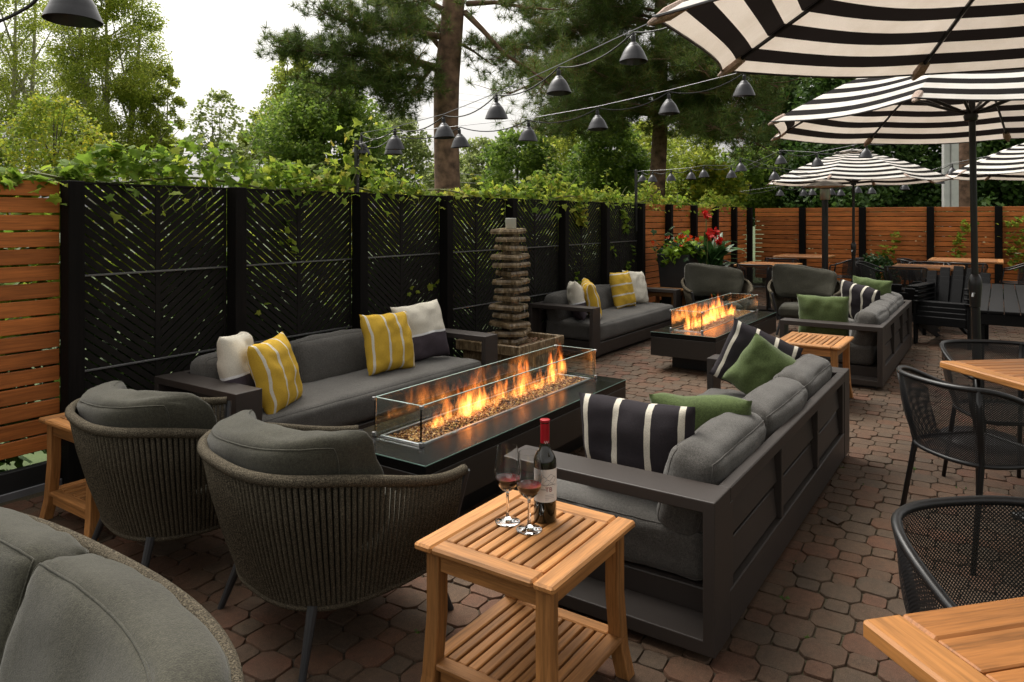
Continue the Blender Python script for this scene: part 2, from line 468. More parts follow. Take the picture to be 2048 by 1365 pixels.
PXP, PYP = .116, .122; LA, LB = .069, .077
def octo(a, b, c, j=.0015):
    a -= j; b -= j
    P = [(a, -(b - c)), (a, b - c), (a - c, b), (-(a - c), b), (-a, b - c), (-a, -(b - c)), (-(a - c), -b), (a - c, -b)]
    out = []
    for i in range(8):                      # round every corner a little
        p0, p1, p2 = P[i - 1], P[i], P[(i + 1) % 8]
        for q in (p0, p2):
            out.append((p1[0] + (q[0] - p1[0]) * .10, p1[1] + (q[1] - p1[1]) * .10))
    return out
def rect8(a, b, j=.0018):
    a -= j; b -= j; c = .012
    return [(a, -b + c), (a, b - c), (a - c, b), (-a + c, b), (-a, b - c), (-a, -b + c), (-a + c, -b), (a - c, -b)]
BIG = octo(LA, LB, LA + LB - (PXP + PYP) / 2)
SML = rect8(PXP - LA, PYP - LB)
def paver_geo(poly):
    n = len(poly); vs = []
    for k, z in ((1, -.03), (1, -.0036), (.965, 0)):
        vs += [(x * k, y * k, z) for x, y in poly]
    fs = [(i, (i + 1) % n, n + (i + 1) % n, n + i) for i in range(n)] + [(n + i, n + (i + 1) % n, 2 * n + (i + 1) % n, 2 * n + i) for i in range(n)]
    fs.append(tuple(2 * n + i for i in range(n)))
    return vs, fs
PG = {True: paver_geo(BIG), False: paver_geo(SML)}
PMESH = {}; PVAR = {}
jr = random.Random(11)
def jag(poly): return [(x + jr.uniform(-.0028, .0016) * (1 if x > 0 else -1), y + jr.uniform(-.0028, .0016) * (1 if y > 0 else -1)) for x, y in poly]
for big in (True, False):
    for va in range(4):
        PVAR[(big, va)] = paver_geo(jag(BIG if big else SML))
        for mi in range(5):
            mb = MB(); mb.add(*PVAR[(big, va)]); PMESH[(big, mi, va)] = mb.mesh('paver_block', (PAVM[mi],), True, 40)
FOOT = [(2.36, 5.0, .78, 1.66), (2.37, 4.81, 3.4, 4.2), (2.6, 4.45, 2.25, 2.7), (6.93, 9.5, .84, 1.7), (6.7, 9.2, 3.5, 4.3),
        (6.85, 8.7, 2.3, 2.75), (-1, .9, .6, 3.2), (5.3, 6.15, 3.5, 4.3)]
rot = R(3.0); cr, sr = math.cos(rot), math.sin(rot)
cells = []
pr = random.Random(3)
for i in range(-40, 145):
    for j in range(-70, 60):
        x0, y0 = i * PXP, j * PYP
        x, y = x0 * cr - y0 * sr + .02, x0 * sr + y0 * cr
        if not (-.3 < x < XB and -5.0 < y < YF - .12): continue
        q = proj((x, y, 0))
        if q[2] < .9 or q[0] < -120 or q[0] > 2180: continue
        big = (i + j) % 2 == 0
        mi = pr.choices(range(5), (3, 3.2, 3, 2.2, 3))[0]
        hid = any(a < x < b and c < y < d for a, b, c, d in FOOT)
        cells.append((q[2] + (0 if big else .6), hid or q[1] > 1400, x, y, big, mi, q))
vis = sorted([c for c in cells if not c[1]], key=lambda c: c[0])
near = set(id(c) for c in vis[:300])
stuff = MB()
for c in cells:
    _, _, x, y, big, mi, q = c
    tilt = (pr.uniform(-.018, .018), pr.uniform(-.018, .018), rot + pr.uniform(-.03, .03) + (PI if pr.random() < .5 else 0))
    z = pr.uniform(-.004, .003)
    if id(c) in near:
        link('paver', PMESH[(big, mi, pr.randrange(4))], PATIO, (x, y, z), tilt)
    else:
        T = Matrix.Translation((x, y, z)) @ Matrix.Rotation(tilt[2], 4, 'Z') @ Matrix.Rotation(tilt[0], 4, 'X') @ Matrix.Rotation(tilt[1], 4, 'Y')
        vs, fs = PVAR[(big, pr.randrange(4))]
        stuff.add([T @ Vector(v) for v in vs], fs, mi)
stuff.obj('distant_pavers', PAVM, PATIO, kind='stuff', angle=40)
# bronze diamond drain cover in the paving
dc = on_z(1671, 1043, .004)
M['bronze'] = plain('bronze_cover', (.06, .034, .016), .45, .5)
dm = MB(); dm.prism([(.052, 0), (0, .04), (-.052, 0), (0, -.04)], -.004, .005)
dm.obj('drain_cover', 'bronze', None, (dc.x, dc.y, .007), (0, 0, R(20)), label='small bronze diamond shaped drain cover set in the paving', cat='drain cover')

# ------------------------------------------------------------------ fences
PITCH, PLH = .0947, .083
def plank_run(parent, x0, x1, zs, T, jitter=True):
    me = {}
    for z in zs:
        sg = pr.randint(0, 3)
        key = (round(x1 - x0, 3), sg)
        if key not in me:
            mb = MB(); mb.box(0, x1 - x0, 0, .02, 0, PLH, .003); me[key] = mb.mesh('plank', ('cedar',))
        p = T @ Vector((x0, pr.uniform(-.002, .003), z))
        o = link('plank', me[key], parent, p, (0, 0, T.to_euler().z))
        o.rotation_euler.x = pr.uniform(-.01, .01); o.rotation_euler.y = pr.uniform(-.0015, .0015)
ZP = [FH - PLH - .004 - i * PITCH for i in range(17)]
ZP = [z for z in ZP if z > .12]
def fence_post(parent, x, T, w=.088, dep=.105, h=FH):
    mb = MB(); mb.box(0, w, -dep, 0, -.02, h, .004)
    link('post', mb.mesh('post', ('post',)), parent, T @ Vector((x, 0, 0)), (0, 0, T.to_euler().z))
PX = [1.944, 3.009, 4.166, 5.283, 6.387, 7.512, 8.615, 9.781, 10.868, 12.0, 13.13, 14.269, 15.33]
TL = Matrix.Translation((0, YF, 0))
f0 = thing('cedar_fence', 'orange cedar slat fence at the left edge with black kickboard', 'fence', (0, YF, 0))
TI = Matrix.Identity(4)
plank_run(f0, .35, 1.944, ZP, TI)
fence_post(f0, .27, TI)
bx('kickboard', 'kick', f0, .35, 1.94, -.03, .02, -.02, .135)
bx('edge_strip', 'steel_strip', f0, .35, 1.94, -.045, -.032, -.02, .03)

f1 = thing('chevron_fence', 'black chevron slat fence panels between square posts behind the left sofas', 'fence', (0, YF, 0))
for x in PX[:8]: fence_post(f1, x, TI)
def clip(poly, a, b, c):
    """keep a*x+b*y<=c"""
    out = []
    for i in range(len(poly)):
        p, q = poly[i - 1], poly[i]
        dp, dq = a * p[0] + b * p[1] - c, a * q[0] + b * q[1] - c
        if (dp <= 0) != (dq <= 0):
            t = dp / (dp - dq); out.append((p[0] + (q[0] - p[0]) * t, p[1] + (q[1] - p[1]) * t))
        if dq <= 0: out.append(q)
    return out
TIER = [(.04, .60), (.612, 1.155), (1.168, 1.695)]
XZ = Matrix.Rotation(PI / 2, 4, 'X')            # (x,y,z)->(x,-z,y): prisms drawn in x,z with thickness along y
for pi_ in range(7):
    xa, xb = PX[pi_] + .088, PX[pi_ + 1]
    pan = MB()
    pan.box(xa, xa + .018, .0, .012, .02, 1.7, .002)
    P = link('panel', pan.mesh('panel_edge', ('chevron',)), f1)
    for nm, x0, x1 in (('panel_edge', xb - .018, xb), ('centre_stile', (xa + xb) / 2 - .017, (xa + xb) / 2 + .017)):
        bx(nm, 'chevron', P, x0, x1, -.001, .0115, .02, 1.7, .002)
    for z in (.606, 1.1615):
        bx('rail', 'rail', P, xa, xb, -.012, .014, z - .006, z + .006, .002)
    bx('top_rail', 'chevron', P, xa, xb, -.004, .014, 1.695, 1.708, .002)
    xm = (xa + xb) / 2
    joined = MB()
    for z0, z1 in TIER:
        for side in (-1, 1):
            X0, X1 = (xa + .018, xm - .017) if side < 0 else (xm + .017, xb - .018)
            # V pattern: lines rise away from the centre; z = k + slope*|x-xm|
            sl = .80; pit = .056; wd = .0452 if pi_ < 3 else .0425
            k = z0 - .5
            while k < z1:
                q = [(X0, z0), (X1, z0), (X1, z1), (X0, z1)]
                s_ = sl * side
                # keep k <= z - s_*(x-xm) <= k+wd
                q = clip(q, s_, -1, -k + s_ * xm)
                if q: q = clip(q, -s_, 1, k + wd - s_ * xm)
                if q and len(q) >= 3:
                    ar = abs(sum(q[i - 1][0] * q[i][1] - q[i][0] * q[i - 1][1] for i in range(len(q)))) / 2
                    if ar > 2e-4:
                        if pi_ < 2:
                            mb = MB(); mb.prism(q, -.007, -.003, XZ); link('slat', mb.mesh('slat', ('chevron',), False), P)
                        else: joined.prism(q, -.007, -.003, XZ)
                k += pit
    if joined.v: joined.obj('slats', 'chevron', P, smooth=False, kind='stuff')

f2 = thing('cedar_fence', 'orange cedar slat fence with black posts behind the flower planter', 'fence', (0, YF, 0))
for i in range(7, 12):
    plank_run(f2, PX[i] + .088, PX[i + 1], ZP, TI)
for x in PX[8:]: fence_post(f2, x, TI, .088, .105, FH + .005)
f3 = thing('cedar_fence', 'orange cedar slat fence with black posts closing the far end of the patio', 'fence', (XB, YF, 0))
TB = Matrix.Rotation(-PI / 2, 4, 'Z')
YB = [3.42, 2.28, 1.10, .02, -1.08, -2.2, -3.3]
prev = .02
for y in YB:
    xl = YF - y
    plank_run(f3, prev, xl - .06, ZP, TB)
    fence_post(f3, xl - .06, TB, .12, .09)
    prev = xl + .06

# ------------------------------------------------------------------ grape vine along the fence top
def leaf_shape(lob=True):
    P = [(0, 0), (.22, -.12), (.5, -.02), (.42, .2), (.62, .42), (.36, .52), (.2, .62), (0, 1.0), (-.2, .62), (-.36, .52), (-.62, .42), (-.42, .2), (-.5, -.02), (-.22, -.12)]
    V = []
    for x, y in P: V.append((x, y, -.22 * x * x - .12 * y * y + .05 * math.sin(7 * x + 5 * y)))
    V.append((0, .35, .06))
    F = [(14, i, (i + 1) % 14) for i in range(14)]
    return np.array(V, np.float32), np.array(F, np.int32)
GV, GF = leaf_shape()
M['vine'] = leafmat('grape_leaf', [(.08, .14, .02), (.17, .27, .032), (.29, .39, .048), (.42, .47, .065), (.40, .34, .06)], .6, .6, .2)
M['shade_leaf'] = leafmat('painted_shade_leaf', [(.022, .045, .011), (.05, .10, .018), (.10, .17, .028)], .35, .6, .2)  # shade behind the fences is put into this darker leaf colour
M['stem'] = plain('vine_stem', (.12, .13, .035), .7)
nr = np.random.default_rng(5)
def rand_rot(n, up=.0):
    """random rotations as (n,3,3); up>0 favours leaves facing up and out"""
    nv = nr.normal(size=(n, 3)); nv[:, 2] = np.abs(nv[:, 2]) + up; nv[:, 1] -= up * .55
    nv /= np.linalg.norm(nv, axis=1)[:, None]
    t = nr.normal(size=(n, 3)); t[:, 2] -= up * .6
    t -= nv * (t * nv).sum(1)[:, None]; t /= np.linalg.norm(t, axis=1)[:, None]
    return np.stack([np.cross(t, nv), t, nv], 2)
def leaves_mesh(name, pos, size, mats, LV=GV, LF=GF, up=.6, rots=None):
    n = len(pos); Rm = rand_rot(n, up) if rots is None else rots
    V = np.einsum('nij,kj->nki', Rm, LV) * np.asarray(size)[:, None, None] + np.asarray(pos)[:, None, :]
    F = (LF[None] + (np.arange(n) * len(LV))[:, None, None]).reshape(-1, LF.shape[1])
    return numesh(name, V.reshape(-1, 3), F, mats)
# weeds in the joints
M['weed'] = leafmat('joint_weed', [(.05, .10, .015), (.12, .2, .03)], .4)
wc = []
for k in range(46):
    c = vis[int(nr.random() ** 1.6 * min(len(vis) - 1, 2600))]
    for q in range(int(nr.integers(2, 7))): wc.append((c[2] + PXP * .5 + nr.normal(0, .012), c[3] + PYP * .5 + nr.normal(0, .012), -.003))
wc = np.array(wc); link('joint_weeds', leaves_mesh('weeds', wc, nr.uniform(.010, .022, len(wc)), ('weed',), up=.2), PATIO, kind='stuff')

vine = thing('grape_vine', 'leafy green grape vine sprawling along the top of the long fence', 'vine', (0, YF, 0))
def vh(x):      # height of the vine above the fence along x
    a = .14 + .10 * math.sin(x * 1.9 + .4) + .07 * math.sin(x * 4.3 + 1.) + .05 * math.sin(x * 9.1)
    a += .26 * math.exp(-((x - 2.5) / .5) ** 2) + .26 * math.exp(-((x - 4.25) / .22) ** 2) + .10 * math.exp(-((x - 8.2) / .9) ** 2)
    return max(.05, a) * (1 if x > 1.95 else .35)
pos = []; siz = []
while len(pos) < 4000:
    x = 1.62 + (13.7) * nr.random() ** 1.25
    h = vh(x)
    u = nr.random()
    z = FH - .03 + h * u ** 1.1 * 1.15
    y = abs(nr.normal(.06, .14 * (1 - .5 * u))) 
    if nr.random() < .03: z = FH - abs(nr.normal(0, .10)); y = -.06 - nr.random() * .06
    if y < -.02 and z < FH - .22: continue
    pos.append((x, y, z)); siz.append(nr.uniform(.034, .082))
# upright shoots
shoots = [(2.35, .40), (4.05, .62), (4.62, .42), (5.0, .30), (7.3, .5), (8.1, .62), (8.9, .48), (9.6, .3), (10.6, .42), (3.6, .34), (11.4, .3), (6.1, .28), (12.2, .4)]
for sx, sh in shoots:
    stp = []; lean = nr.normal(0, .16); ly = nr.normal(.05, .06)
    for k in range(9):
        t = k / 8; stp.append((sx + lean * t + .02 * math.sin(6 * t), ly + .05 * t, FH + sh * t))
        for q in range(2):
            if t > .1: pos.append((stp[-1][0] + nr.normal(0, .035), stp[-1][1] + nr.normal(0, .03), stp[-1][2] + nr.normal(0, .02))); siz.append((.085 - .05 * t) * nr.uniform(.8, 1.2))
    MB().tube(stp, [.004 - .0025 * k / 8 for k in range(9)], 5).obj('stem', 'stem', vine)
# tendrils hanging on the front of the panels, clumps on the panels
for (x, z, n, s) in [(5.35, 1.22, 4, .07), (5.2, .95, 3, .06), (3.55, 1.22, 7, .055), (3.5, 1.42, 4, .06), (3.3, .8, 2, .04), (8.0, 1.62, 22, .09), (8.05, 1.48, 22, .09), (9.4, 1.40, 16, .09), (9.3, 1.58, 10, .07),
                     (9.45, .78, 14, .06), (7.95, .72, 6, .07), (4.9, .9, 3, .05), (7.6, .9, 4, .06), (9.6, 1.05, 6, .06), (6.1, 1.35, 4, .05), (8.9, 1.0, 4, .06)]:
    for _ in range(n): pos.append((x + nr.normal(0, .05), -.02 - nr.random() * .02, z + nr.normal(0, .06))); siz.append(s * nr.uniform(.7, 1.2))
for tx in (2.62, 2.75, 2.85, 2.55):
    st = [(tx + .03 * math.sin(k), -.03 - .004 * k, FH - .01 - .028 * k) for k in range(7)]
    MB().tube(st, .0022, 4).obj('tendril', 'stem', vine)
pos = np.array(pos); siz = np.array(siz)
order = np.argsort(-(siz / (pos[:, 0] * FW[0] + (pos[:, 1] + YF) * FW[1])) + 1e-3 * (pos[:, 1] > .2) - .02 * (pos[:, 2] > FH - .05))
pick = order[:300]; rest = order[300:]
LMESH = []
for k in range(6):
    V = GV.copy(); V[:, 2] += .10 * np.sin(V[:, 0] * (3 + k) + k) * np.abs(V[:, 0]); V[:, 0] *= .85 + .06 * k
    LMESH.append(numesh('leaf', V, GF, ('vine',), True))
Rm = rand_rot(300, .6)
for i, k in enumerate(pick):
    o = link('leaf', LMESH[i % 6], vine)
    s = float(siz[k]) * 1.1
    mt = Matrix([[*(Rm[i][r] * s), pos[k][r]] for r in range(3)] + [[0, 0, 0, 1]])
    o.matrix_basis = mt
for q in range(4):                                   # four curls of leaf
    V = GV.copy(); V[:, 2] += (-.5 + .35 * q) * V[:, 0] ** 2 + (.5 - .3 * q) * (V[:, 1] - .3) ** 2; V[:, 0] *= (.7, 1, .85, 1.1)[q]
    rq = rest[q::4]; link('foliage', leaves_mesh('vine_foliage', pos[rq], siz[rq], ('vine',), V), vine, kind='stuff')
for q in range(26):                                  # loose canes and tendrils
    x0 = 1.8 + 10 * nr.random() ** 1.4; ln = nr.uniform(.3, .7); hh = vh(x0) + nr.uniform(-.02, .12); yy = nr.uniform(-.02, .16)
    MB().tube([(x0 + ln * k / 7, yy + .03 * math.sin(k + q), FH + hh * math.sin(PI * k / 7 * .8 + .2) + nr.normal(0, .008)) for k in range(8)], [.004 - .0004 * k for k in range(8)], 5).obj('cane', 'stem', vine)
# woody cane
cane = [(x, .06 + .05 * math.sin(x * 3), FH + .03 + .03 * math.sin(x * 5)) for x in np.arange(1.8, 15, .15)]
MB().tube(cane, .009, 5).obj('cane', 'stem', vine)
# growth behind the chevron panels, seen through the slits
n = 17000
bp = np.stack([.3 + 10.2 * nr.random(n) ** 1.25, .10 + np.abs(nr.normal(0, .20, n)), nr.uniform(0, 1, n) ** .75 * 1.72], 1)  # carried on behind the near cedar fence to darken its gaps
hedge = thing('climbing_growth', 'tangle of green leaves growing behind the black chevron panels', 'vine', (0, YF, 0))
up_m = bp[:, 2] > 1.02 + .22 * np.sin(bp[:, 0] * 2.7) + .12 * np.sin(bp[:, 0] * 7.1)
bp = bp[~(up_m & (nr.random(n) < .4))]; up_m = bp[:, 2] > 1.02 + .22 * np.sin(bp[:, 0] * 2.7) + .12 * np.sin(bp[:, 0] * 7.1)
for sel, mt in ((up_m, 'vine'), (~up_m, 'shade_leaf')):  # lit top and shaded lower growth painted with two leaf colours
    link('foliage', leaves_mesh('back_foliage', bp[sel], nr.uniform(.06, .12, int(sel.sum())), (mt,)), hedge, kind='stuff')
n = 9000  # hedge layers added behind the cedar fences to darken their gaps
hb_ = thing('gap_darkening_hedge', 'added dark hedge leaves close behind the far cedar fence, darkening its gaps', 'hedge', (XB, 0, 0))
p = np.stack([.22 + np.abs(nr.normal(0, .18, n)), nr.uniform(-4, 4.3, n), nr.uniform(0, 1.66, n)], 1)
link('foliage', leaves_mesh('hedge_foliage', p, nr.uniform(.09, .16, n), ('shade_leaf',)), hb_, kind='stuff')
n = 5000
hb_ = thing('gap_darkening_hedge', 'added dark hedge leaves behind the cedar fence beside the planter, darkening its gaps', 'hedge', (10, YF, 0))
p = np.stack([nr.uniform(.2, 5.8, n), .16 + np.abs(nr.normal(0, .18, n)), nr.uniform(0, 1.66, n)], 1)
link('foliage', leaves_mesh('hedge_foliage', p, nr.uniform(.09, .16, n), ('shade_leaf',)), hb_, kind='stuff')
# small climbers on the back fence
for ci, (px, py, w, h, n, lab) in enumerate([(1916, 497, .05, .26, 60, 'small green creeper low on the far fence right of the umbrella pole'), (1932, 455, .06, .12, 30, 'small yellow green creeper high on the far fence beside the umbrella pole'),
                                  (1790, 475, .04, .12, 20, 'tiny green creeper on the far fence left of the wide tables'), (2036, 490, .12, .5, 150, 'leafy green creeper on the far fence at the right edge'),
                                  (1775, 505, .07, .14, 40, 'green creeper low on the far fence behind the mesh chairs')]):
    dd = (XB - .1) / (FW[0] + (px - CX) / FPX * RT[0]); c = at(px, py, dd)
    p = np.stack([c.x - .02 + nr.normal(0, .02, n) , c.y + nr.normal(0, w, n), c.z + nr.uniform(-h, h, n)], 1)
    t = thing('creeper', lab, 'creeper', (c.x, c.y, 0))
    link('foliage', leaves_mesh('creeper_leaves', p - np.array([c.x, c.y, 0]), nr.uniform(.05, .09, n), ('vine',)), t, kind='stuff')
# ------------------------------------------------------------------ deep seating sofas
def ring_mesh(name, x0, x1, z0, z1, t, w, mat, tb=None):
    """rectangular loop in the y-z plane: y from x0..x1, thickness t, width w along x"""
    tb = tb or t
    o = [(x0, z0), (x1, z0), (x1, z1), (x0, z1)]; i = [(x0 + t, z0 + tb), (x1 - t, z0 + tb), (x1 - t, z1 - t), (x0 + t, z1 - t)]
    mb = MB(); vs = []
    for x in (0, w):
        vs += [(x, a, b) for a, b in o] + [(x, a, b) for a, b in i]
    fs = []
    for k in range(4):
        n = (k + 1) % 4
        fs.append((k, n, 8 + n, 8 + k)[::-1]); fs.append((4 + k, 4 + n, 12 + n, 12 + k))
        fs.append((k, n, 4 + n, 4 + k)); fs.append((8 + k, 8 + n, 12 + n, 12 + k)[::-1])
    mb.add(vs, fs); return mb.mesh(name, (mat,), False)
def bev(o, w=.004):
    m = o.modifiers.new('bevel', 'BEVEL'); m.width = w; m.segments = 2; m.limit_method = 'ANGLE'; m.angle_limit = R(40)
    return o
def make_sofa(label, L, DP, loc, rz, seed, back_n=3):
    t = thing('sofa', label, 'sofa', loc, rz, 'long grey sofas round the fire tables')
    AW, AH = .17, .55
    for x in (0, L - AW):
        o = link('arm', ring_mesh('arm', 0, DP, .03, AH, .042, AW, 'sofa_metal', .05), t, (x, 0, 0)); bev(o)
    bx('base', 'sofa_metal', t, AW + .002, L - AW - .002, .05, DP - .012, .035, .165, .004)
    bx('foot_strip', 'kick', t, .06, L - .06, .06, DP - .06, 0, .034, .002)
    # slatted back
    bx('back_rail', 'sofa_metal', t, AW + .001, L - AW - .001, .0, .045, AH - .055, AH, .004)
    bx('back_apron', 'sofa_metal', t, AW + .001, L - AW - .001, .002, .043, .032, .185, .004)
    nb = 3; bw = (L - 2 * AW) / nb
    for k in range(nb + 1):
        x = AW + k * bw
        w = .035 if 0 < k < nb else .045
        xa = x - w / 2 if 0 < k < nb else (x + .001 if k == 0 else x - w)
        bx('back_stile', 'sofa_metal', t, xa, xa + w, .004, .041, .186, AH - .056, .003)
    for k in range(nb):
        for r_ in range(2):
            z0 = .195 + r_ * .152
            bx('back_panel', 'sofa_metal', t, AW + k * bw + .05, AW + (k + 1) * bw - .022, .016, .030, 0, .124, .003, loc=(0, .007, z0), rot=(R(-6), 0, 0))
    sm = softbox(L - 2 * AW - .01, DP - .11, .20, .05, 24, (.004, .016, .014), .006, seed)
    sc = sm.obj('seat_cushion', 'grey', t, (L / 2, .06 + (DP - .06) / 2 + .01, .268), angle=180); piping(sm, sc, 2, 'grey')
    cw = (L - 2 * AW - .02) / back_n
    for k in range(back_n):
        mb = softbox(cw + .005, .19, .345, .062, 18, (.006, .028, .014), .007, seed * 7 + k * 3)
        c = mb.obj('back_cushion', 'grey', t, (AW + .01 + cw * (k + .5), .178 + .012 * math.sin(k * 2 + seed), .478), (R(13 + 3 * math.sin(seed + k * 2.1)), 0, R(2 * math.sin(k * 3 + seed))), angle=180)
        piping(mb, c, 1, 'grey')
    return t
make_sofa('grey cushioned sofa against the chevron fence nearest the camera, with two yellow pillows', 2.44, .80, (4.81, 4.20, 0), PI, 1)
make_sofa('grey cushioned sofa against the fence beyond the stone fountain', 2.51, .80, (9.21, 4.32, 0), PI, 2)
make_sofa('near grey sofa seen from behind with striped charcoal and green pillows', 2.59, .86, (2.36, .785, 0), 0, 3)
make_sofa('far grey sofa seen from behind beyond the middle teak side table', 2.50, .86, (6.95, .84, 0), 0, 4)

PN = [0]
def pillow(label, mat, loc, tilt, yaw, roll=0., w=.44, h=.44, t=.17):
    PN[0] += 1
    me = pillow_mesh('pillow', mat, w, h, t, PN[0] * 1.37)
    o = link('throw_pillow', me, None, loc, (0, 0, 0), label, 'pillow', 'throw pillows on the sofas')
    o.rotation_euler = (Matrix.Rotation(yaw, 3, 'Z') @ Matrix.Rotation(tilt, 3, 'X') @ Matrix.Rotation(roll, 3, 'Y')).to_euler()
    return o
# yaw 0 faces -y; tilt<0 leans the top towards +y
pillow('cream and plum pillow at the left end of the nearest fence side sofa', 'p_two', (2.68, 3.80, .585), R(-14), R(38), R(5))
pillow('yellow striped pillow leaning at the left end of the nearest fence side sofa', 'p_yellow', (2.80, 3.62, .56), R(-16), R(26), R(-3))
pillow('yellow striped pillow upright at the right of the nearest fence side sofa', 'p_yellow', (3.88, 3.73, .585), R(-17), R(-6), R(2))
pillow('cream and plum pillow at the right end of the nearest fence side sofa', 'p_two', (4.32, 3.80, .60), R(-16), R(-14), R(-4), .46, .46)
pillow('cream and plum pillow at the left end of the sofa beyond the fountain', 'p_two', (7.07, 3.92, .575), R(-12), R(38), R(6))
pillow('yellow striped pillow leaning at the left end of the sofa beyond the fountain', 'p_yellow', (7.26, 3.84, .575), R(-14), R(36), R(-5))
pillow('yellow pillow with level stripes at the right of the sofa beyond the fountain', 'p_yellow', (8.26, 3.92, .60), R(-14), R(-4), R(90), .46, .46)
pillow('pale cream pillow at the right end of the sofa beyond the fountain', 'p_white', (8.72, 3.96, .59), R(-16), R(-10), R(5))
pillow('charcoal pillow with cream stripes standing by the near sofa arm', 'p_char', (2.73, 1.23, .555), R(10), R(-86), R(0), .50, .43, .17)
pillow('green pillow tucked behind the striped pillow at the near end of the near sofa', 'green', (3.17, 1.12, .525), R(26), R(-72), R(0), .44, .42)
pillow('green pillow standing on one corner at the far end of the near sofa', 'green', (4.44, 1.17, .56), R(10), R(-78), R(34), .37, .37)
pillow('charcoal pillow with cream stripes at the far end of the near sofa', 'p_char', (4.62, 1.28, .59), R(14), R(-82), R(24), .44, .44)
pillow('green pillow propped at the near arm of the far sofa', 'green', (7.26, 1.38, .565), R(8), R(-88), R(0), .46, .42)
pillow('charcoal striped pillow along the back of the far sofa', 'p_char', (8.35, 1.22, .60), R(18), R(-118), R(12), .46, .44)
pillow('green pillow at the far end of the far sofa', 'green', (9.02, 1.20, .62), R(14), R(-100), R(6), .42, .42)

# ------------------------------------------------------------------ rope armchairs
def u_curve(hw, xb, xf, tip, n, p=2.6):
    """plan of the shell from the right tip round the back to the left tip (chair faces +x)"""
    pts = []
    for i in range(n + 1):
        a = -PI / 2 + PI * i / n                    # -90..90 about the back
        c, s = math.cos(a), math.sin(a)
        x = xb * abs(c) ** (2 / p); y = hw * math.copysign(abs(s) ** (2 / p), s)
        pts.append([-x, y])
    # side runs forward
    m = max(4, n // 5)
    fr = [[xf * (1 - k / m), -(tip + (hw - tip) * math.sin(PI / 2 * k / m))] for k in range(m)]
    bk = [[xf * (k / m), (tip + (hw - tip) * math.cos(PI / 2 * k / m))] for k in range(1, m + 1)]
    return fr + pts + bk
def resample(P, n):
    P = [Vector(p) for p in P]; L_ = [0]
    for i in range(1, len(P)): L_.append(L_[-1] + (P[i] - P[i - 1]).length)
    out = []; j = 0
    for k in range(n + 1):
        s = L_[-1] * k / n
        while j < len(P) - 2 and L_[j + 1] < s: j += 1
        t = (s - L_[j]) / max(1e-9, L_[j + 1] - L_[j]); out.append(P[j].lerp(P[j + 1], min(1, max(0, t))))
    return out
def shell_curves(hw, xb, xf, tip, zb, zf, n):
    pl = u_curve(hw, xb, xf, tip, 60)
    P3 = []
    for x, y in pl:
        u = max(0, min(1, (x + xb * .75) / (xf + xb * .75)))
        P3.append((x, y, zb + (zf - zb) * (u * u * (3 - 2 * u))))
    return resample(P3, n)
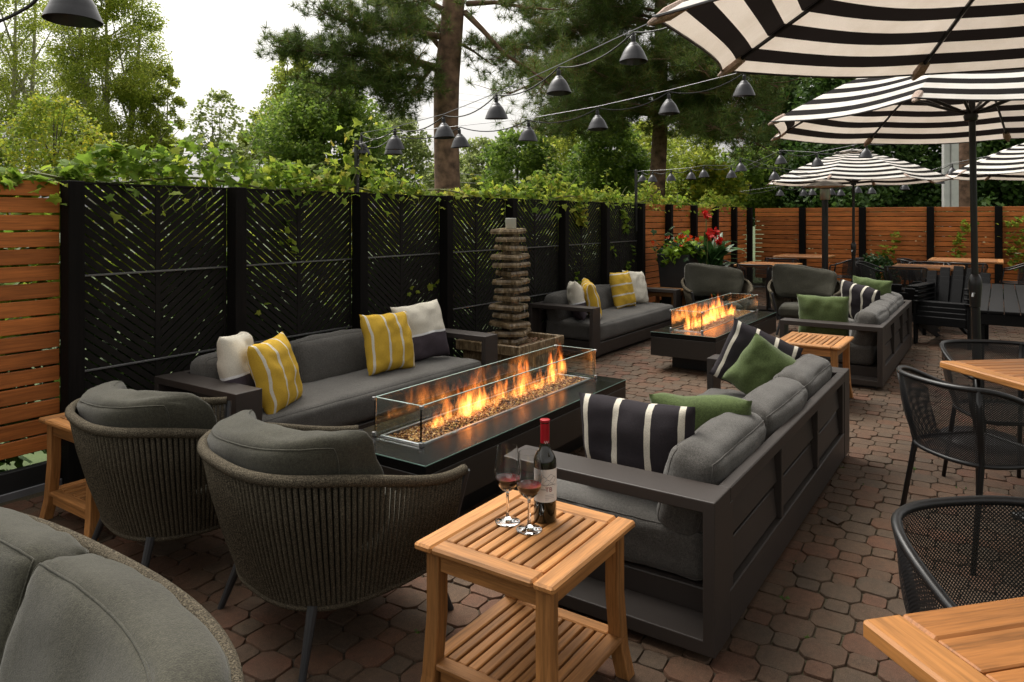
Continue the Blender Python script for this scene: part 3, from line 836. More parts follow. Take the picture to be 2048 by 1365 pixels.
def make_rope_chair(label, hw, cushions, loc, rz, seed, group, ropes=104, name='rope_armchair', cat='armchair', cz=0.):
    t = thing(name, label, cat, loc, rz, group)
    n = ropes
    top = shell_curves(hw, .44, .34, hw - .075, .66, .54, n)
    bot = shell_curves(hw - .105, .32, .29, hw - .14, .205, .205, n)
    rp = MB()
    for i in range(1, n):
        a, b = top[i], bot[i]
        m = (a + b) / 2; out = Vector((m.x, m.y, 0)).normalized() * .012
        q = [a, a.lerp(b, .33) + out, a.lerp(b, .66) + out, b, b + Vector((0, 0, -.012))]
        rp.tube(q, .0082, 6, flat=1.0)
    rp.obj('rope_weave', 'rope', t, kind='stuff', angle=180)
    rim = MB(); rim.tube([p + Vector((0, 0, .004)) for p in top], .0195, 10); rim.obj('rim', 'rope', t, angle=180)
    lo = MB(); lo.tube([p + Vector((0, 0, -.008)) for p in bot], .011, 8); lo.obj('lower_rim', 'rope', t, angle=180)
    for k in (0, n):
        MB().tube([top[k] + Vector((.012, 0, -.0)), top[k].lerp(bot[k], .5) + Vector((.012, 0, 0)), bot[k] + Vector((.0, 0, -.01))], .015, 8).obj('front_post', 'leg', t)
    MB().tube([top[n // 2].lerp(bot[n // 2], .06), top[n // 2].lerp(bot[n // 2], .98)], .009, 6).obj('back_strut', 'leg', t)
    # seat platform and legs
    pl = resample([(p.x, p.y, .21) for p in bot] + [(bot[0].x, bot[0].y, .21)], 40)
    mb = MB(); mb.prism([(p.x * .96, p.y * .96) for p in pl[:-1]], .19, .204); mb.obj('seat_deck', 'leg', t, smooth=False)
    for sx, sy in ((.27, 1), (.27, -1), (-.26, 1), (-.26, -1)):
        y = sy * (hw - .16)
        MB().tube([(sx * .92, y * .94, .206), (sx * 1.18, y * 1.12, 0)], [.019, .012], 10).obj('leg', 'leg', t)
    w = 2 * hw - .20; cw = w / cushions
    for k in range(cushions):
        y = -w / 2 + cw * (k + .5)
        ss = softbox(.50, cw - .10 if cushions == 1 else cw - .06, .15, .05, 14, (.01, .01, .02), .005, seed + k); so = ss.obj('seat_cushion', 'olive', t, (.07, y * .93, .30), angle=180); piping(ss, so, 2, 'olive')
        bw = cw + (.10 if cushions == 1 else .012)
        cb = softbox(.17, bw, .42, .05, 20, (.018, .008, .012), .009, seed * 3 + k)
        Tm = Matrix.Translation((-.288 if cushions == 1 else -.302, y - .02 * (cushions == 1), .568 + cz if cushions == 1 else .512)) @ Matrix.Rotation(R(-14), 4, 'Y')
        vv = []
        for v in cb.v:
            p = Tm @ Vector(v); dn = max(0, .69 - p.z) / .47
            p.y *= 1 - (.30 if cushions == 1 else .12) * dn
            p.x += .03 * dn; yy = min(.97, abs(p.y) / (hw - .105 * dn))
            p.x += .44 * (1 - (1 - yy ** 2.6) ** (1 / 2.6)) * .92
            p.z -= .05 * (p.y / hw + .3) * (cushions == 1) * max(0, p.z - .5) * 3
            vv.append(tuple(p))
        cb.v = vv; co = cb.obj('back_cushion', 'olive', t, angle=180); piping(cb, co, 0, 'olive')
    return t
GA = 'rope armchairs'
make_rope_chair('olive cushioned rope armchair next to the teak table with the wine', .44, 1, (1.90, 2.11, 0), R(-11), 1, GA)
make_rope_chair('olive cushioned rope armchair by the cedar fence at the left', .44, 1, (1.88, 3.06, 0), R(-11), 2, GA)
make_rope_chair('far rope armchair facing the camera in front of the planter', .44, 1, (9.46, 3.12, 0), R(207), 3, GA, 96, cz=.075)
make_rope_chair('far rope armchair facing the camera on the right of the far fire table', .44, 1, (9.88, 2.10, 0), R(188), 4, GA, 96, cz=.075)
make_rope_chair('rope loveseat with two olive cushions cut off at the bottom left corner', .86, 2, (.47, 1.83, 0), PI, 5, None, 150, 'rope_loveseat', 'loveseat')

# ------------------------------------------------------------------ teak side tables
def make_teak_table(label, lx, ly, h, loc, rz=0., ns=9):
    t = thing('teak_side_table', label, 'side table', loc, rz, 'teak slatted side tables')
    fr, th = .068, .024
    def rail(x0, x1, y0, y1, m, nm='top_rail', z0=h - th, z1=h, c=.007): bx(nm, m, t, x0, x1, y0, y1, z0, z1, c)
    rail(0, lx, 0, fr, 'teak_x'); rail(0, lx, ly - fr, ly, 'teak_x')
    rail(0, fr, fr + .001, ly - fr - .001, 'teak_y'); rail(lx - fr, lx, fr + .001, ly - fr - .001, 'teak_y')
    def slats(nm, x0, x1, y0, y1, z0, z1):
        p = (y1 - y0) / ns
        me = MB().box(0, x1 - x0, 0, p - .0085, 0, z1 - z0, .003).mesh(nm, ('teak_x',))
        for k in range(ns): link(nm, me, t, (x0, y0 + k * p + .004, z0 + (k % 3) * .0007))
    slats('slat', fr + .001, lx - fr - .001, fr, ly - fr, h - th + .003, h - .0015)
    ins = .028; lw = .048
    for sx in (0, 1):
        for sy in (0, 1):
            x = ins if sx == 0 else lx - ins - lw; y = ins if sy == 0 else ly - ins - lw
            fx, fy = (-1 if sx == 0 else 1), (-1 if sy == 0 else 1)
            mb = MB(); vs = []
            for z, k in ((0, .026), (.10, .010), (.28, 0), (h - th - .001, 0)):
                cx, cy = x + lw / 2 + fx * k, y + lw / 2 + fy * k
                w = lw / 2
                vs += [(cx - w, cy - w, z), (cx + w, cy - w, z), (cx + w, cy + w, z), (cx - w, cy + w, z)]
            fs = [(3, 2, 1, 0), (12, 13, 14, 15)]
            for i in range(3):
                for k in range(4): fs.append((i * 4 + k, i * 4 + (k + 1) % 4, i * 4 + 4 + (k + 1) % 4, i * 4 + 4 + k))
            mb.add(vs, fs); bev(mb.obj('leg', 'teak_z', t, smooth=False), .004)
    a0, a1 = ins + lw, None
    for y in (ins + .008, ly - ins - .028): bx('apron', 'teak_x', t, ins + lw, lx - ins - lw, y, y + .020, h - th - .062, h - th - .001)
    for x in (ins + .008, lx - ins - .028): bx('apron', 'teak_y', t, x, x + .020, ins + lw, ly - ins - lw, h - th - .062, h - th - .001)
    zs = .125
    for y in (ins - .008, ly - ins - .042): bx('shelf_rail', 'teak_x', t, ins + lw + .002 if 0 else ins - .004, lx - ins + .004, y, y + .05, zs, zs + .02, .004)
    for x in (ins - .008, lx - ins - .042): bx('shelf_rail', 'teak_y', t, x, x + .05, ins + .043, ly - ins - .043, zs + .0005, zs + .0195, .004)
    slats('shelf_slat', ins + .044, lx - ins - .044, ins + .044, ly - ins - .044, zs + .002, zs + .017)
    for x in (ins + .006, lx - ins - .026): bx('shelf_apron', 'teak_y', t, x, x + .018, ins + .05, ly - ins - .05, zs - .045, zs - .001)
    return t
TZ = .506
make_teak_table('teak slatted side table holding the wine bottle and two glasses', .53, .50, TZ, (1.658, .99, 0))
make_teak_table('teak side table beside the cedar fence behind the left rope armchair', .52, .50, TZ, (1.64, 3.46, 0))
make_teak_table('teak slatted side table between the two right hand sofas', .62, .50, TZ, (5.97, 1.01, 0))
make_teak_table('far teak side table at the end of the sofa beyond the fountain', .50, .50, TZ, (9.28, 3.62, 0))
t = make_teak_table('far teak side table at the far end of the far sofa', .50, .50, TZ, (9.55, 1.05, 0))

# ------------------------------------------------------------------ wine
def glassmat(name, col=(1, 1, 1), rough=.0, ior=1.45):
    m, N, L, b, o = newmat(name)
    setp(b, **{'Base Color': (*col, 1), 'Roughness': rough, 'IOR': ior, 'Transmission Weight': 1.0}); return m
M['glass'] = glassmat('clear_glass')
M['bottle'] = plain('dark_bottle_glass', (.010, .009, .004), .06, 0, .7, .1)
M['wine'] = plain('red_wine', (.36, .010, .028), .05, 0, .5, .05)
M['capsule'] = plain('red_foil', (.36, .008, .016), .32, .25, .5, .08)
M['label_paper'] = plain('label_paper', (.74, .72, .70), .75, var=.04)
M['ink'] = plain('grey_ink', (.11, .11, .12), .8); M['ink_red'] = plain('red_ink', (.25, .02, .03), .8); M['ink_white'] = plain('white_ink', (.8, .8, .8), .7)
bp_ = on_z(1090, 1040, TZ); BR = .0375
bot = thing('wine_bottle', 'dark red wine bottle with white label on the teak side table', 'bottle', (bp_.x, bp_.y, TZ + .001))
prof = [(0, .004), (.020, .003), (.034, 0), (BR, .004), (BR, .185), (.0365, .200), (.030, .216), (.020, .232), (.0155, .246), (.0145, .262), (.0142, .318), (.0155, .319), (.0155, .327), (.012, .328), (.011, .320), (0, .320)]
MB().lathe(prof, 40).obj('body', 'bottle', bot, angle=50)
MB().lathe([(.0148, .244), (.0152, .262), (.0150, .322), (.0165, .3225), (.0165, .3295), (.013, .3305), (0, .3305)], 32).obj('foil_capsule', 'capsule', bot, angle=50)
face = math.atan2(-bp_.y, -bp_.x) + R(10)          # the label turns to the camera, a little to the right
lb = MB(); nn = 28; z0, z1 = .070, .176; half = R(78)
vs = []; fs = []
for k in range(nn + 1):
    a = face - half + 2 * half * k / nn
    for z in (z0, z1): vs.append(((BR + .0007) * math.cos(a), (BR + .0007) * math.sin(a), z))
for k in range(nn): fs.append((2 * k, 2 * k + 2, 2 * k + 3, 2 * k + 1))
lb.add(vs, fs); LBL = lb.obj('paper_label', 'label_paper', bot)
def wrap_text(txt, size, cx, cz, mat, parent, rad, nm):
    cu = D.curves.new('txt', 'FONT'); cu.body = txt; cu.size = size; cu.align_x = 'CENTER'; cu.align_y = 'CENTER'
    o = D.objects.new('txt', cu); COL.objects.link(o)
    bpy.context.view_layer.update()
    me = D.meshes.new_from_object(o); D.objects.remove(o)
    for v in me.vertices:
        a = face + (v.co.x + cx) / rad
        v.co = (rad * math.cos(a), rad * math.sin(a), v.co.y + cz)
    me.materials.append(M[mat]); return link(nm, me, parent)
wrap_text('TERRA', .0072, -.012, .1115, 'ink', LBL, BR + .0013, 'lettering')
wrap_text('TB', .021, .006, .111, 'ink_red', LBL, BR + .0013, 'monogram')
dr = random.Random(4)
def wrap_line(pts, r, mat, parent, rad, nm):
    MB().tube([(rad * math.cos(face + x / rad), rad * math.sin(face + x / rad), z) for x, z in pts], r, 4).obj(nm, mat, parent)
for k in range(4):
    wrap_line([(-.03 + .006 * i, .128 + k * .009 + .006 * math.sin(i * 1.1 + k * 2) + dr.uniform(-.001, .001)) for i in range(12)], .0004, 'ink', LBL, BR + .0009, 'drawing_line')
for x in (-.022, -.018):
    wrap_line([(x, .128), (x, .158)], .0006, 'ink', LBL, BR + .0009, 'drawing_line')
for zz in (.094, .089, .084, .079):
    wrap_line([(-.006 + .004 * i, zz) for i in range(int(9 - (zz < .08) * 5))], .0004, 'ink', LBL, BR + .0009, 'print_line')
wrap_line([(-.030 + .005 * i, .1265) for i in range(13)], .0008, 'ink', LBL, BR + .0009, 'drawing_line')
wrap_line([(-.006 + .002 * i, .258 + .005 * math.sin(i * 1.9)) for i in range(9)], .0007, 'ink_white', bot, .0158, 'script_mark')
def wine_glass(label, p):
    t = thing('wine_glass', label, 'wine glass', (p.x, p.y, TZ + .001), 0, 'wine glasses on the teak table')
    o = [(.0, .0), (.040, .0), (.041, .0015), (.034, .004), (.012, .009), (.0055, .018), (.0042, .04), (.0042, .085), (.006, .098), (.018, .106), (.032, .120), (.0415, .145), (.043, .165), (.040, .195), (.0345, .235), (.0335, .246)]
    i = [(.0325, .246), (.0335, .235), (.039, .195), (.042, .165), (.0405, .146), (.031, .1215), (.017, .108), (0, .1045)]
    MB().lathe(o + i, 40).obj('bowl_and_stem', 'glass', t, angle=60)
    w = [(0, .1048), (.0168, .1083), (.0307, .1218), (.0385, .139), (.0395, .1445), (0, .1445)]
    MB().lathe(w, 36).obj('wine', 'wine', t, angle=50)
wine_glass('wine glass with red wine at the left of the bottle, set further back', on_z(1015, 1044, TZ))
wine_glass('wine glass with red wine in front of the bottle', on_z(1058, 1060, TZ))

# ------------------------------------------------------------------ fire tables
M['ft_side'] = plain('dark_bronze_side', (.020, .0165, .0135), .42, .0, .5, .1, 4)
M['ft_top'] = plain('black_glass_top', (.005, .0052, .0052), .24, 0, .3, .05)
M['ft_edge'] = plain('green_glass_edge', (.16, .27, .23), .2, 0, .5, .1)
M['steel'] = plain('steel', (.42, .42, .42), .32, .9, var=.1)
def pane_mat():
    m, N, L, b, o = newmat('wind_guard_glass')
    setp(b, **{'Base Color': (.93, .985, .965, 1), 'Roughness': 0., 'IOR': 1.45, 'Transmission Weight': 1.0})
    return m
M['pane'] = pane_mat(); M['pane_highlight'] = plain('glass_edge_highlight', (.42, .55, .50), .25, var=.05)
def amber_mat():
    m, N, L, b, o = newmat('amber_fire_glass')
    g = N.new('ShaderNodeNewGeometry')
    c = ramp(N, L, g.outputs['Random Per Island'], [(0, (.07, .022, .006)), (.3, (.24, .09, .02)), (.65, (.42, .19, .045)), (.92, (.62, .36, .10)), (1, (.8, .6, .25))])
    L.new(c.outputs[0], b.inputs['Base Color']); setp(b, **{'Roughness': .4, 'Specular IOR Level': .35}); return m
M['amber'] = amber_mat()
def flame_mat():
    m = D.materials.new('flame'); m.use_nodes = True; N = m.node_tree.nodes; L = m.node_tree.links
    for n in list(N): N.remove(n)
    o = N.new('ShaderNodeOutputMaterial'); e = N.new('ShaderNodeEmission')
    tc = N.new('ShaderNodeTexCoord'); sp = N.new('ShaderNodeSeparateXYZ'); L.new(tc.outputs['Generated'], sp.inputs[0])
    gpos = N.new('ShaderNodeNewGeometry')
    mp = N.new('ShaderNodeMapping'); mp.inputs['Scale'].default_value = (30, 30, 7); mp.inputs['Rotation'].default_value = (.25, .35, 0)
    L.new(gpos.outputs['Position'], mp.inputs['Vector'])
    n = noise_n(N, L, mp.outputs[0], 1.0, 3, .6); n.inputs['Distortion'].default_value = .9
    den = ramp(N, L, n.outputs[0], [(.45, (.0,) * 3), (.53, (.35,) * 3), (.66, (2.6,) * 3)])
    hcol = ramp(N, L, sp.outputs['Z'], [(0, (1, .34, .08)), (.3, (1, .29, .05)), (.7, (1, .20, .028)), (1, (.9, .12, .012))])
    hst = ramp(N, L, sp.outputs['Z'], [(0, (.25,) * 3), (.12, (.8,) * 3), (.45, (1,) * 3), (.8, (.6,) * 3), (1, (.25,) * 3)])
    a = N.new('ShaderNodeMath'); a.operation = 'MULTIPLY'; L.new(den.outputs[0], a.inputs[0]); L.new(hst.outputs[0], a.inputs[1])
    b = N.new('ShaderNodeMath'); b.operation = 'MULTIPLY'; b.inputs[1].default_value = FLAME; L.new(a.outputs[0], b.inputs[0])
    L.new(hcol.outputs[0], e.inputs['Color']); L.new(b.outputs[0], e.inputs['Strength'])
    L.new(e.outputs[0], o.inputs['Volume']); return m
FLAME = 13.5
M['flame'] = flame_mat()
def flame_mesh(h, w, seed):
    """one licking tongue: a twisted teardrop, wider along x"""
    fr = random.Random(seed); m, n = 16, 12
    ph = fr.uniform(0, 6); sw = fr.uniform(.05, .16) * h; lean = fr.uniform(-.22, .22) * h
    tw = fr.uniform(-1.4, 1.4)
    vs = []; fs = []
    for i in range(m + 1):
        t = i / m
        r = w * (math.sin(PI * min(1, t ** .55)) ** .9 * (1 - t) ** .35 + .02) * (1 + .22 * math.sin(9 * t + ph))
        if t > .45: r *= 1 - .45 * (t - .45)
        cx = lean * t * t + sw * math.sin(4.2 * t + ph) * t; cy = .35 * sw * math.sin(3.1 * t + ph * 1.7) * t
        for k in range(n):
            a = 2 * PI * k / n; a2 = a + tw * t
            rr = r * (1 + .22 * math.sin(2 * a + ph + 4 * t))
            vs.append((cx + rr * math.cos(a2), cy + .42 * rr * math.sin(a2), h * t))
    for i in range(m):
        for k in range(n): fs.append((i * n + k, i * n + (k + 1) % n, (i + 1) * n + (k + 1) % n, (i + 1) * n + k))
    fs.append(tuple(range(n))[::-1]); fs.append(tuple(m * n + k for k in range(n)))
    mb = MB(); mb.add(vs, fs); return mb.mesh('flame_tongue', ('flame',), True, 180)
def fire_table(label, flabel, X0, X1, Y0, Y1, gx0, gx1, gy0, gy1, tongues, seed, plinth):
    zt = .38; fr = random.Random(seed)
    t = thing('fire_table', label, 'fire table', (0, 0, 0), 0, 'long black fire tables')
    # top as a frame round the burner tray
    tx0, tx1, ty0, ty1 = gx0 + .024, gx1 - .024, gy0 + .022, gy1 - .022
    bx('body', 'ft_side', t, X0, X1, Y0, Y1, .15, zt - .05, .002)
    bx('plinth', 'kick', t, *plinth, 0, .149, .002)
    for nm, a in (('top_slab', (X0, tx0, Y0, Y1)), ('top_slab', (tx1, X1, Y0, Y1)), ('top_slab', (tx0 + .0005, tx1 - .0005, Y0, ty0)), ('top_slab', (tx0 + .0005, tx1 - .0005, ty1, Y1))):
        bx(nm, 'ft_top', t, *a, zt - .049, zt, .0012)
    for a in ((X0 - .001, X1 + .001, Y0 - .0025, Y0 - .0004), (X0 - .0025, X0 - .0004, Y0, Y1)):
        bx('glass_edge', 'ft_edge', t, *a, zt - .004, zt + .0008, .0004)
    # steel tray lip
    for a in ((tx0, tx1, ty0, ty0 + .014), (tx0, tx1, ty1 - .014, ty1), (tx0, tx0 + .014, ty0 + .0145, ty1 - .0145), (tx1 - .014, tx1, ty0 + .0145, ty1 - .0145)):
        bx('tray_lip', 'steel', t, *a, zt - .03, zt + .006, .002)
    # fire glass
    n = 6500
    OV = np.array([(1, 0, 0), (-1, 0, 0), (0, 1, 0), (0, -1, 0), (0, 0, 1), (0, 0, -1)], np.float32) * np.array([1, .8, .65])
    OF = np.array([(0, 2, 4), (2, 1, 4), (1, 3, 4), (3, 0, 4), (2, 0, 5), (1, 2, 5), (3, 1, 5), (0, 3, 5)])
    px_ = nr.uniform(tx0 + .018, tx1 - .018, n); py_ = nr.uniform(ty0 + .018, ty1 - .018, n)
    hump = .016 * np.sin(np.pi * (py_ - ty0) / (ty1 - ty0)) + .006 * np.sin(px_ * 11) * np.sin(py_ * 23)
    pos_ = np.stack([px_, py_, zt - .014 + hump + nr.uniform(-.008, .006, n)], 1)
    link('fire_glass', leaves_mesh('fire_glass', pos_, nr.uniform(.005, .0115, n), ('amber',), OV, OF, 0), t, kind='stuff')
    bx('tray_floor', 'kick', t, tx0 + .002, tx1 - .002, ty0 + .002, ty1 - .002, zt - .04, zt - .024, .001)
    # wind guard
    gz0, gz1, gt = zt + .008, zt + .20, .007
    bx('pane', 'pane', t, gx0, gx1, gy0, gy0 + gt, gz0, gz1, .0012); bx('pane', 'pane', t, gx0, gx1, gy1 - gt, gy1, gz0, gz1, .0012)
    bx('pane', 'pane', t, gx0, gx0 + gt, gy0 + gt + .002, gy1 - gt - .002, gz0, gz1, .0012); bx('pane', 'pane', t, gx1 - gt, gx1, gy0 + gt + .002, gy1 - gt - .002, gz0, gz1, .0012)
    for a in ((gx0 + .01, gx1 - .01, gy0, gy0 + gt), (gx0 + .01, gx1 - .01, gy1 - gt, gy1), (gx0, gx0 + gt, gy0 + .012, gy1 - .012), (gx1 - gt, gx1, gy0 + .012, gy1 - .012)):
        bx('pane_highlight', 'pane_highlight', t, *a, gz1 + .0004, gz1 + .0024, .0006)  # pale strips added on the pane tops as a painted edge highlight
    for x in (gx0, gx1):
        for y in (gy0, gy1):
            bx('corner_clip', 'steel', t, x - .009, x + .009, y - .009, y + .009, gz1 - .014, gz1 + .003, .002)
            bx('corner_clip', 'steel', t, x - .010, x + .010, y - .010, y + .010, zt + .001, zt + .024, .002)
    fl = thing('fire', flabel, 'fire', ((tx0 + tx1) / 2, (ty0 + ty1) / 2, zt), 0, 'gas flames on the fire tables')
    for k, (u, v, h, w) in enumerate(tongues):
        x = tx0 + (tx1 - tx0) * u - (tx0 + tx1) / 2; y = (ty1 - ty0) * (v - .5)
        link('flame_tongue', flame_mesh(h, w, seed * 100 + k), fl, (x, y, -.004))
    return t
fr_ = random.Random(12)
def tong(list_):
    out = []
    for u, v, h, w, n in list_:
        for k in range(n + 2): out.append((u + fr_.uniform(-.022, .022) * (1 + n * .4), v + fr_.uniform(-.12, .12), h * fr_.uniform(.6, 1.3), w * fr_.uniform(.9, 1.6)))
    return out
fire_table('near long black fire table with amber glass and glass guard', 'orange flames along the near fire table', 2.47, 4.57, 2.145, 2.80, 2.66, 4.48, 2.335, 2.655,
           tong([(.20, .5, .17, .040, 4), (.29, .5, .23, .045, 5), (.37, .5, .26, .045, 6), (.43, .5, .22, .040, 4), (.55, .55, .20, .04, 3), (.60, .45, .22, .045, 4), (.70, .5, .12, .03, 3), (.755, .5, .17, .035, 3), (.88, .5, .27, .042, 5)]), 1, (2.75, 4.3, 2.27, 2.68))
fire_table('far long black fire table between the far sofas', 'orange flames along the far fire table', 6.64, 8.84, 2.20, 2.85, 6.84, 8.76, 2.40, 2.72,
           tong([(.06, .5, .20, .05, 4), (.15, .5, .16, .05, 3), (.26, .5, .22, .05, 5), (.36, .5, .22, .055, 4), (.47, .5, .32, .055, 6), (.58, .5, .24, .05, 5), (.67, .5, .2, .05, 4), (.76, .5, .16, .045, 3)]), 2, (6.90, 8.60, 2.32, 2.73))

# ------------------------------------------------------------------ stone fountain
def stone_mat():
    m, N, L, b, o = newmat('wet_fountain_stone')
    v = texco(N, L, 'Object', (1, 1, .35)); n = noise_n(N, L, v, 38, 5, .65); n2 = noise_n(N, L, texco(N, L), 5, 3)
    c = ramp(N, L, n.outputs[0], [(.3, (.04, .026, .014)), (.5, (.20, .142, .08)), (.72, (.48, .38, .25))])
    c2 = ramp(N, L, n2.outputs[0], [(.3, (.6, .55, .45)), (.7, (1.1,) * 3)])
    L.new(mixc(N, L, c.outputs[0], c2.outputs[0], .8, 'MULTIPLY'), b.inputs['Base Color'])
    setp(b, **{'Roughness': .28, 'Specular IOR Level': .5}); bump(N, L, b, n.outputs[0], .5, .01); return m
M['stone'] = stone_mat()
M['water'] = glassmat('water', (.9, .93, .9), .03, 1.33)
M['frost'] = plain('frosted_lamp_glass', (.42, .42, .36), .4)
fo = thing('stone_fountain', 'tiered stacked slab stone fountain in a square basin by the fence', 'fountain', (5.72, 3.89, 0))
hb, hd = .40, .36
bx('pedestal', 'stone', fo, -hb + .05, hb - .05, -hd + .05, hd - .05, 0, .255, .006)
for a in ((-hb, hb, -hd, -hd + .035), (-hb, hb, hd - .035, hd), (-hb, -hb + .035, -hd + .036, hd - .036), (hb - .035, hb, -hd + .036, hd - .036)):
    bx('basin_rim', 'stone', fo, *a, .262, .352, .006)
bx('basin_floor', 'stone', fo, -hb + .02, hb - .02, -hd + .02, hd - .02, .256, .285, .003)
peb = MB(); pk = random.Random(9)
M['pebble'] = plain('brown_pebble', (.14, .075, .045), .25, var=.4, vs=30)
for k in range(150):
    x, y = pk.uniform(-hb + .06, hb - .06), pk.uniform(-hd + .06, hd - .06)
    if max(abs(x), abs(y)) < .17: continue
    r_ = pk.uniform(.016, .028)
    peb.lathe([(0, -r_ * .5), (r_ * .8, -r_ * .2), (r_, 0), (r_ * .7, r_ * .35), (0, r_ * .5)], 7, (x, y, .305))
peb.obj('pebbles', 'pebble', fo, kind='stuff')
for k in range(14):
    z = 1.395 - k * .0805
    s = .130 + .017 * math.sin(k * 2.3) + pk.uniform(-.008, .008) + (.012 if k > 8 else 0) - (.03 if k == 1 else 0)
    a = R(4 + 17 * math.sin(k * 2.13 + .5)); mb = MB()
    nn = 6; poly = []
    for sd in range(4):
        for q in range(nn):
            t_ = q / nn * 2 - 1; p = Vector(((s, t_ * s), (-t_ * s, s), (-s, -t_ * s), (t_ * s, -s))[sd])
            p *= 1 + pk.uniform(-.06, .045); poly.append((p.x, p.y))
    th_ = .046
    vs = [(x, y, -th_) for x, y in poly] + [(x * 1.03, y * 1.03, -th_ * .5) for x, y in poly] + [(x * .97, y * .97, 0) for x, y in poly]
    m_ = len(poly); fs = [tuple(range(m_))[::-1], tuple(range(2 * m_, 3 * m_))]
    for r_ in range(2):
        for i in range(m_): fs.append((r_ * m_ + i, r_ * m_ + (i + 1) % m_, r_ * m_ + m_ + (i + 1) % m_, r_ * m_ + m_ + i))
    mb.add(vs, fs); mb.obj('slab', 'stone', fo, (pk.uniform(-.02, .02), pk.uniform(-.02, .02), z), (R(pk.uniform(-2.2, 2.2)), R(pk.uniform(-2.2, 2.2)), a), smooth=False)
    if k < 13: bx('spacer', 'stone', fo, -.06, .06, -.06, .06, z - .0805, z - th_ + .003, .004, rot=(0, 0, a * .5))
    if k > 0:
        for _ in range(3):
            aa = a + R(pk.choice((200, 225, 245, 260)) + pk.uniform(-8, 8)); rr = s * 1.08
            zz = z - .004
            MB().tube([(rr * math.cos(aa) * .97, rr * math.sin(aa) * .97, zz), (rr * 1.03 * math.cos(aa), rr * 1.03 * math.sin(aa), zz - .02), (rr * 1.04 * math.cos(aa), rr * 1.04 * math.sin(aa), zz - pk.uniform(.06, .16))], [.002, .0022, .0012], 5).obj('water_drip', 'water', fo)
MB().lathe([(0, 0), (.05, 0), (.052, .005), (.052, .098), (.049, .1), (.046, .1), (.046, .03), (0, .03)], 28).obj('lamp_glass', 'frost', fo, (0, 0, 1.396))
# ------------------------------------------------------------------ striped umbrellas
def canopy_mat():
    m, N, L, b, o = newmat('striped_canopy')
    tc = N.new('ShaderNodeTexCoord'); sp = N.new('ShaderNodeSeparateXYZ'); L.new(tc.outputs['UV'], sp.inputs[0])
    a = N.new('ShaderNodeMath'); a.operation = 'MULTIPLY_ADD'; a.inputs[1].default_value = 9.5; a.inputs[2].default_value = .02; L.new(sp.outputs['Y'], a.inputs[0])
    f = N.new('ShaderNodeMath'); f.operation = 'FRACT'; L.new(a.outputs[0], f.inputs[0])
    r = ramp(N, L, f.outputs[0], [(0, (.86, .83, .79)), (.5, (.014, .012, .012))], 'CONSTANT')
    n = noise_n(N, L, tc.outputs['Object'], 500, 2)
    c2 = ramp(N, L, n.outputs[0], [(.35, (.9,) * 3), (.65, (1.05,) * 3)])
    gr = noise_n(N, L, tc.outputs['Object'], 2.6, 5, .65); g2 = ramp(N, L, gr.outputs[0], [(.32, (.80, .77, .72)), (.58, (1, 1, 1))])
    c = mixc(N, L, r.outputs[0], c2.outputs[0], .8, 'MULTIPLY'); c = mixc(N, L, c, g2.outputs[0], .8, 'MULTIPLY')
    L.new(c, b.inputs['Base Color']); setp(b, **{'Roughness': .9, 'Specular IOR Level': .15})
    t = N.new('ShaderNodeBsdfTranslucent'); L.new(mixc(N, L, c, (1, .9, .82), .9, 'MULTIPLY'), t.inputs['Color'])
    mx = N.new('ShaderNodeMixShader'); mx.inputs[0].default_value = .30
    n2 = noise_n(N, L, tc.outputs['Object'], 4, 2); bump(N, L, b, n2.outputs[0], .25, .02)
    L.new(b.outputs[0], mx.inputs[1]); L.new(t.outputs[0], mx.inputs[2]); L.new(mx.outputs[0], o.inputs[0]); return m
M['canopy'] = canopy_mat()
M['pocket'] = fabric('beige_pocket', (.40, .30, .25), 400)
M['pole'] = plain('black_pole', (.012, .011, .011), .35, .2)
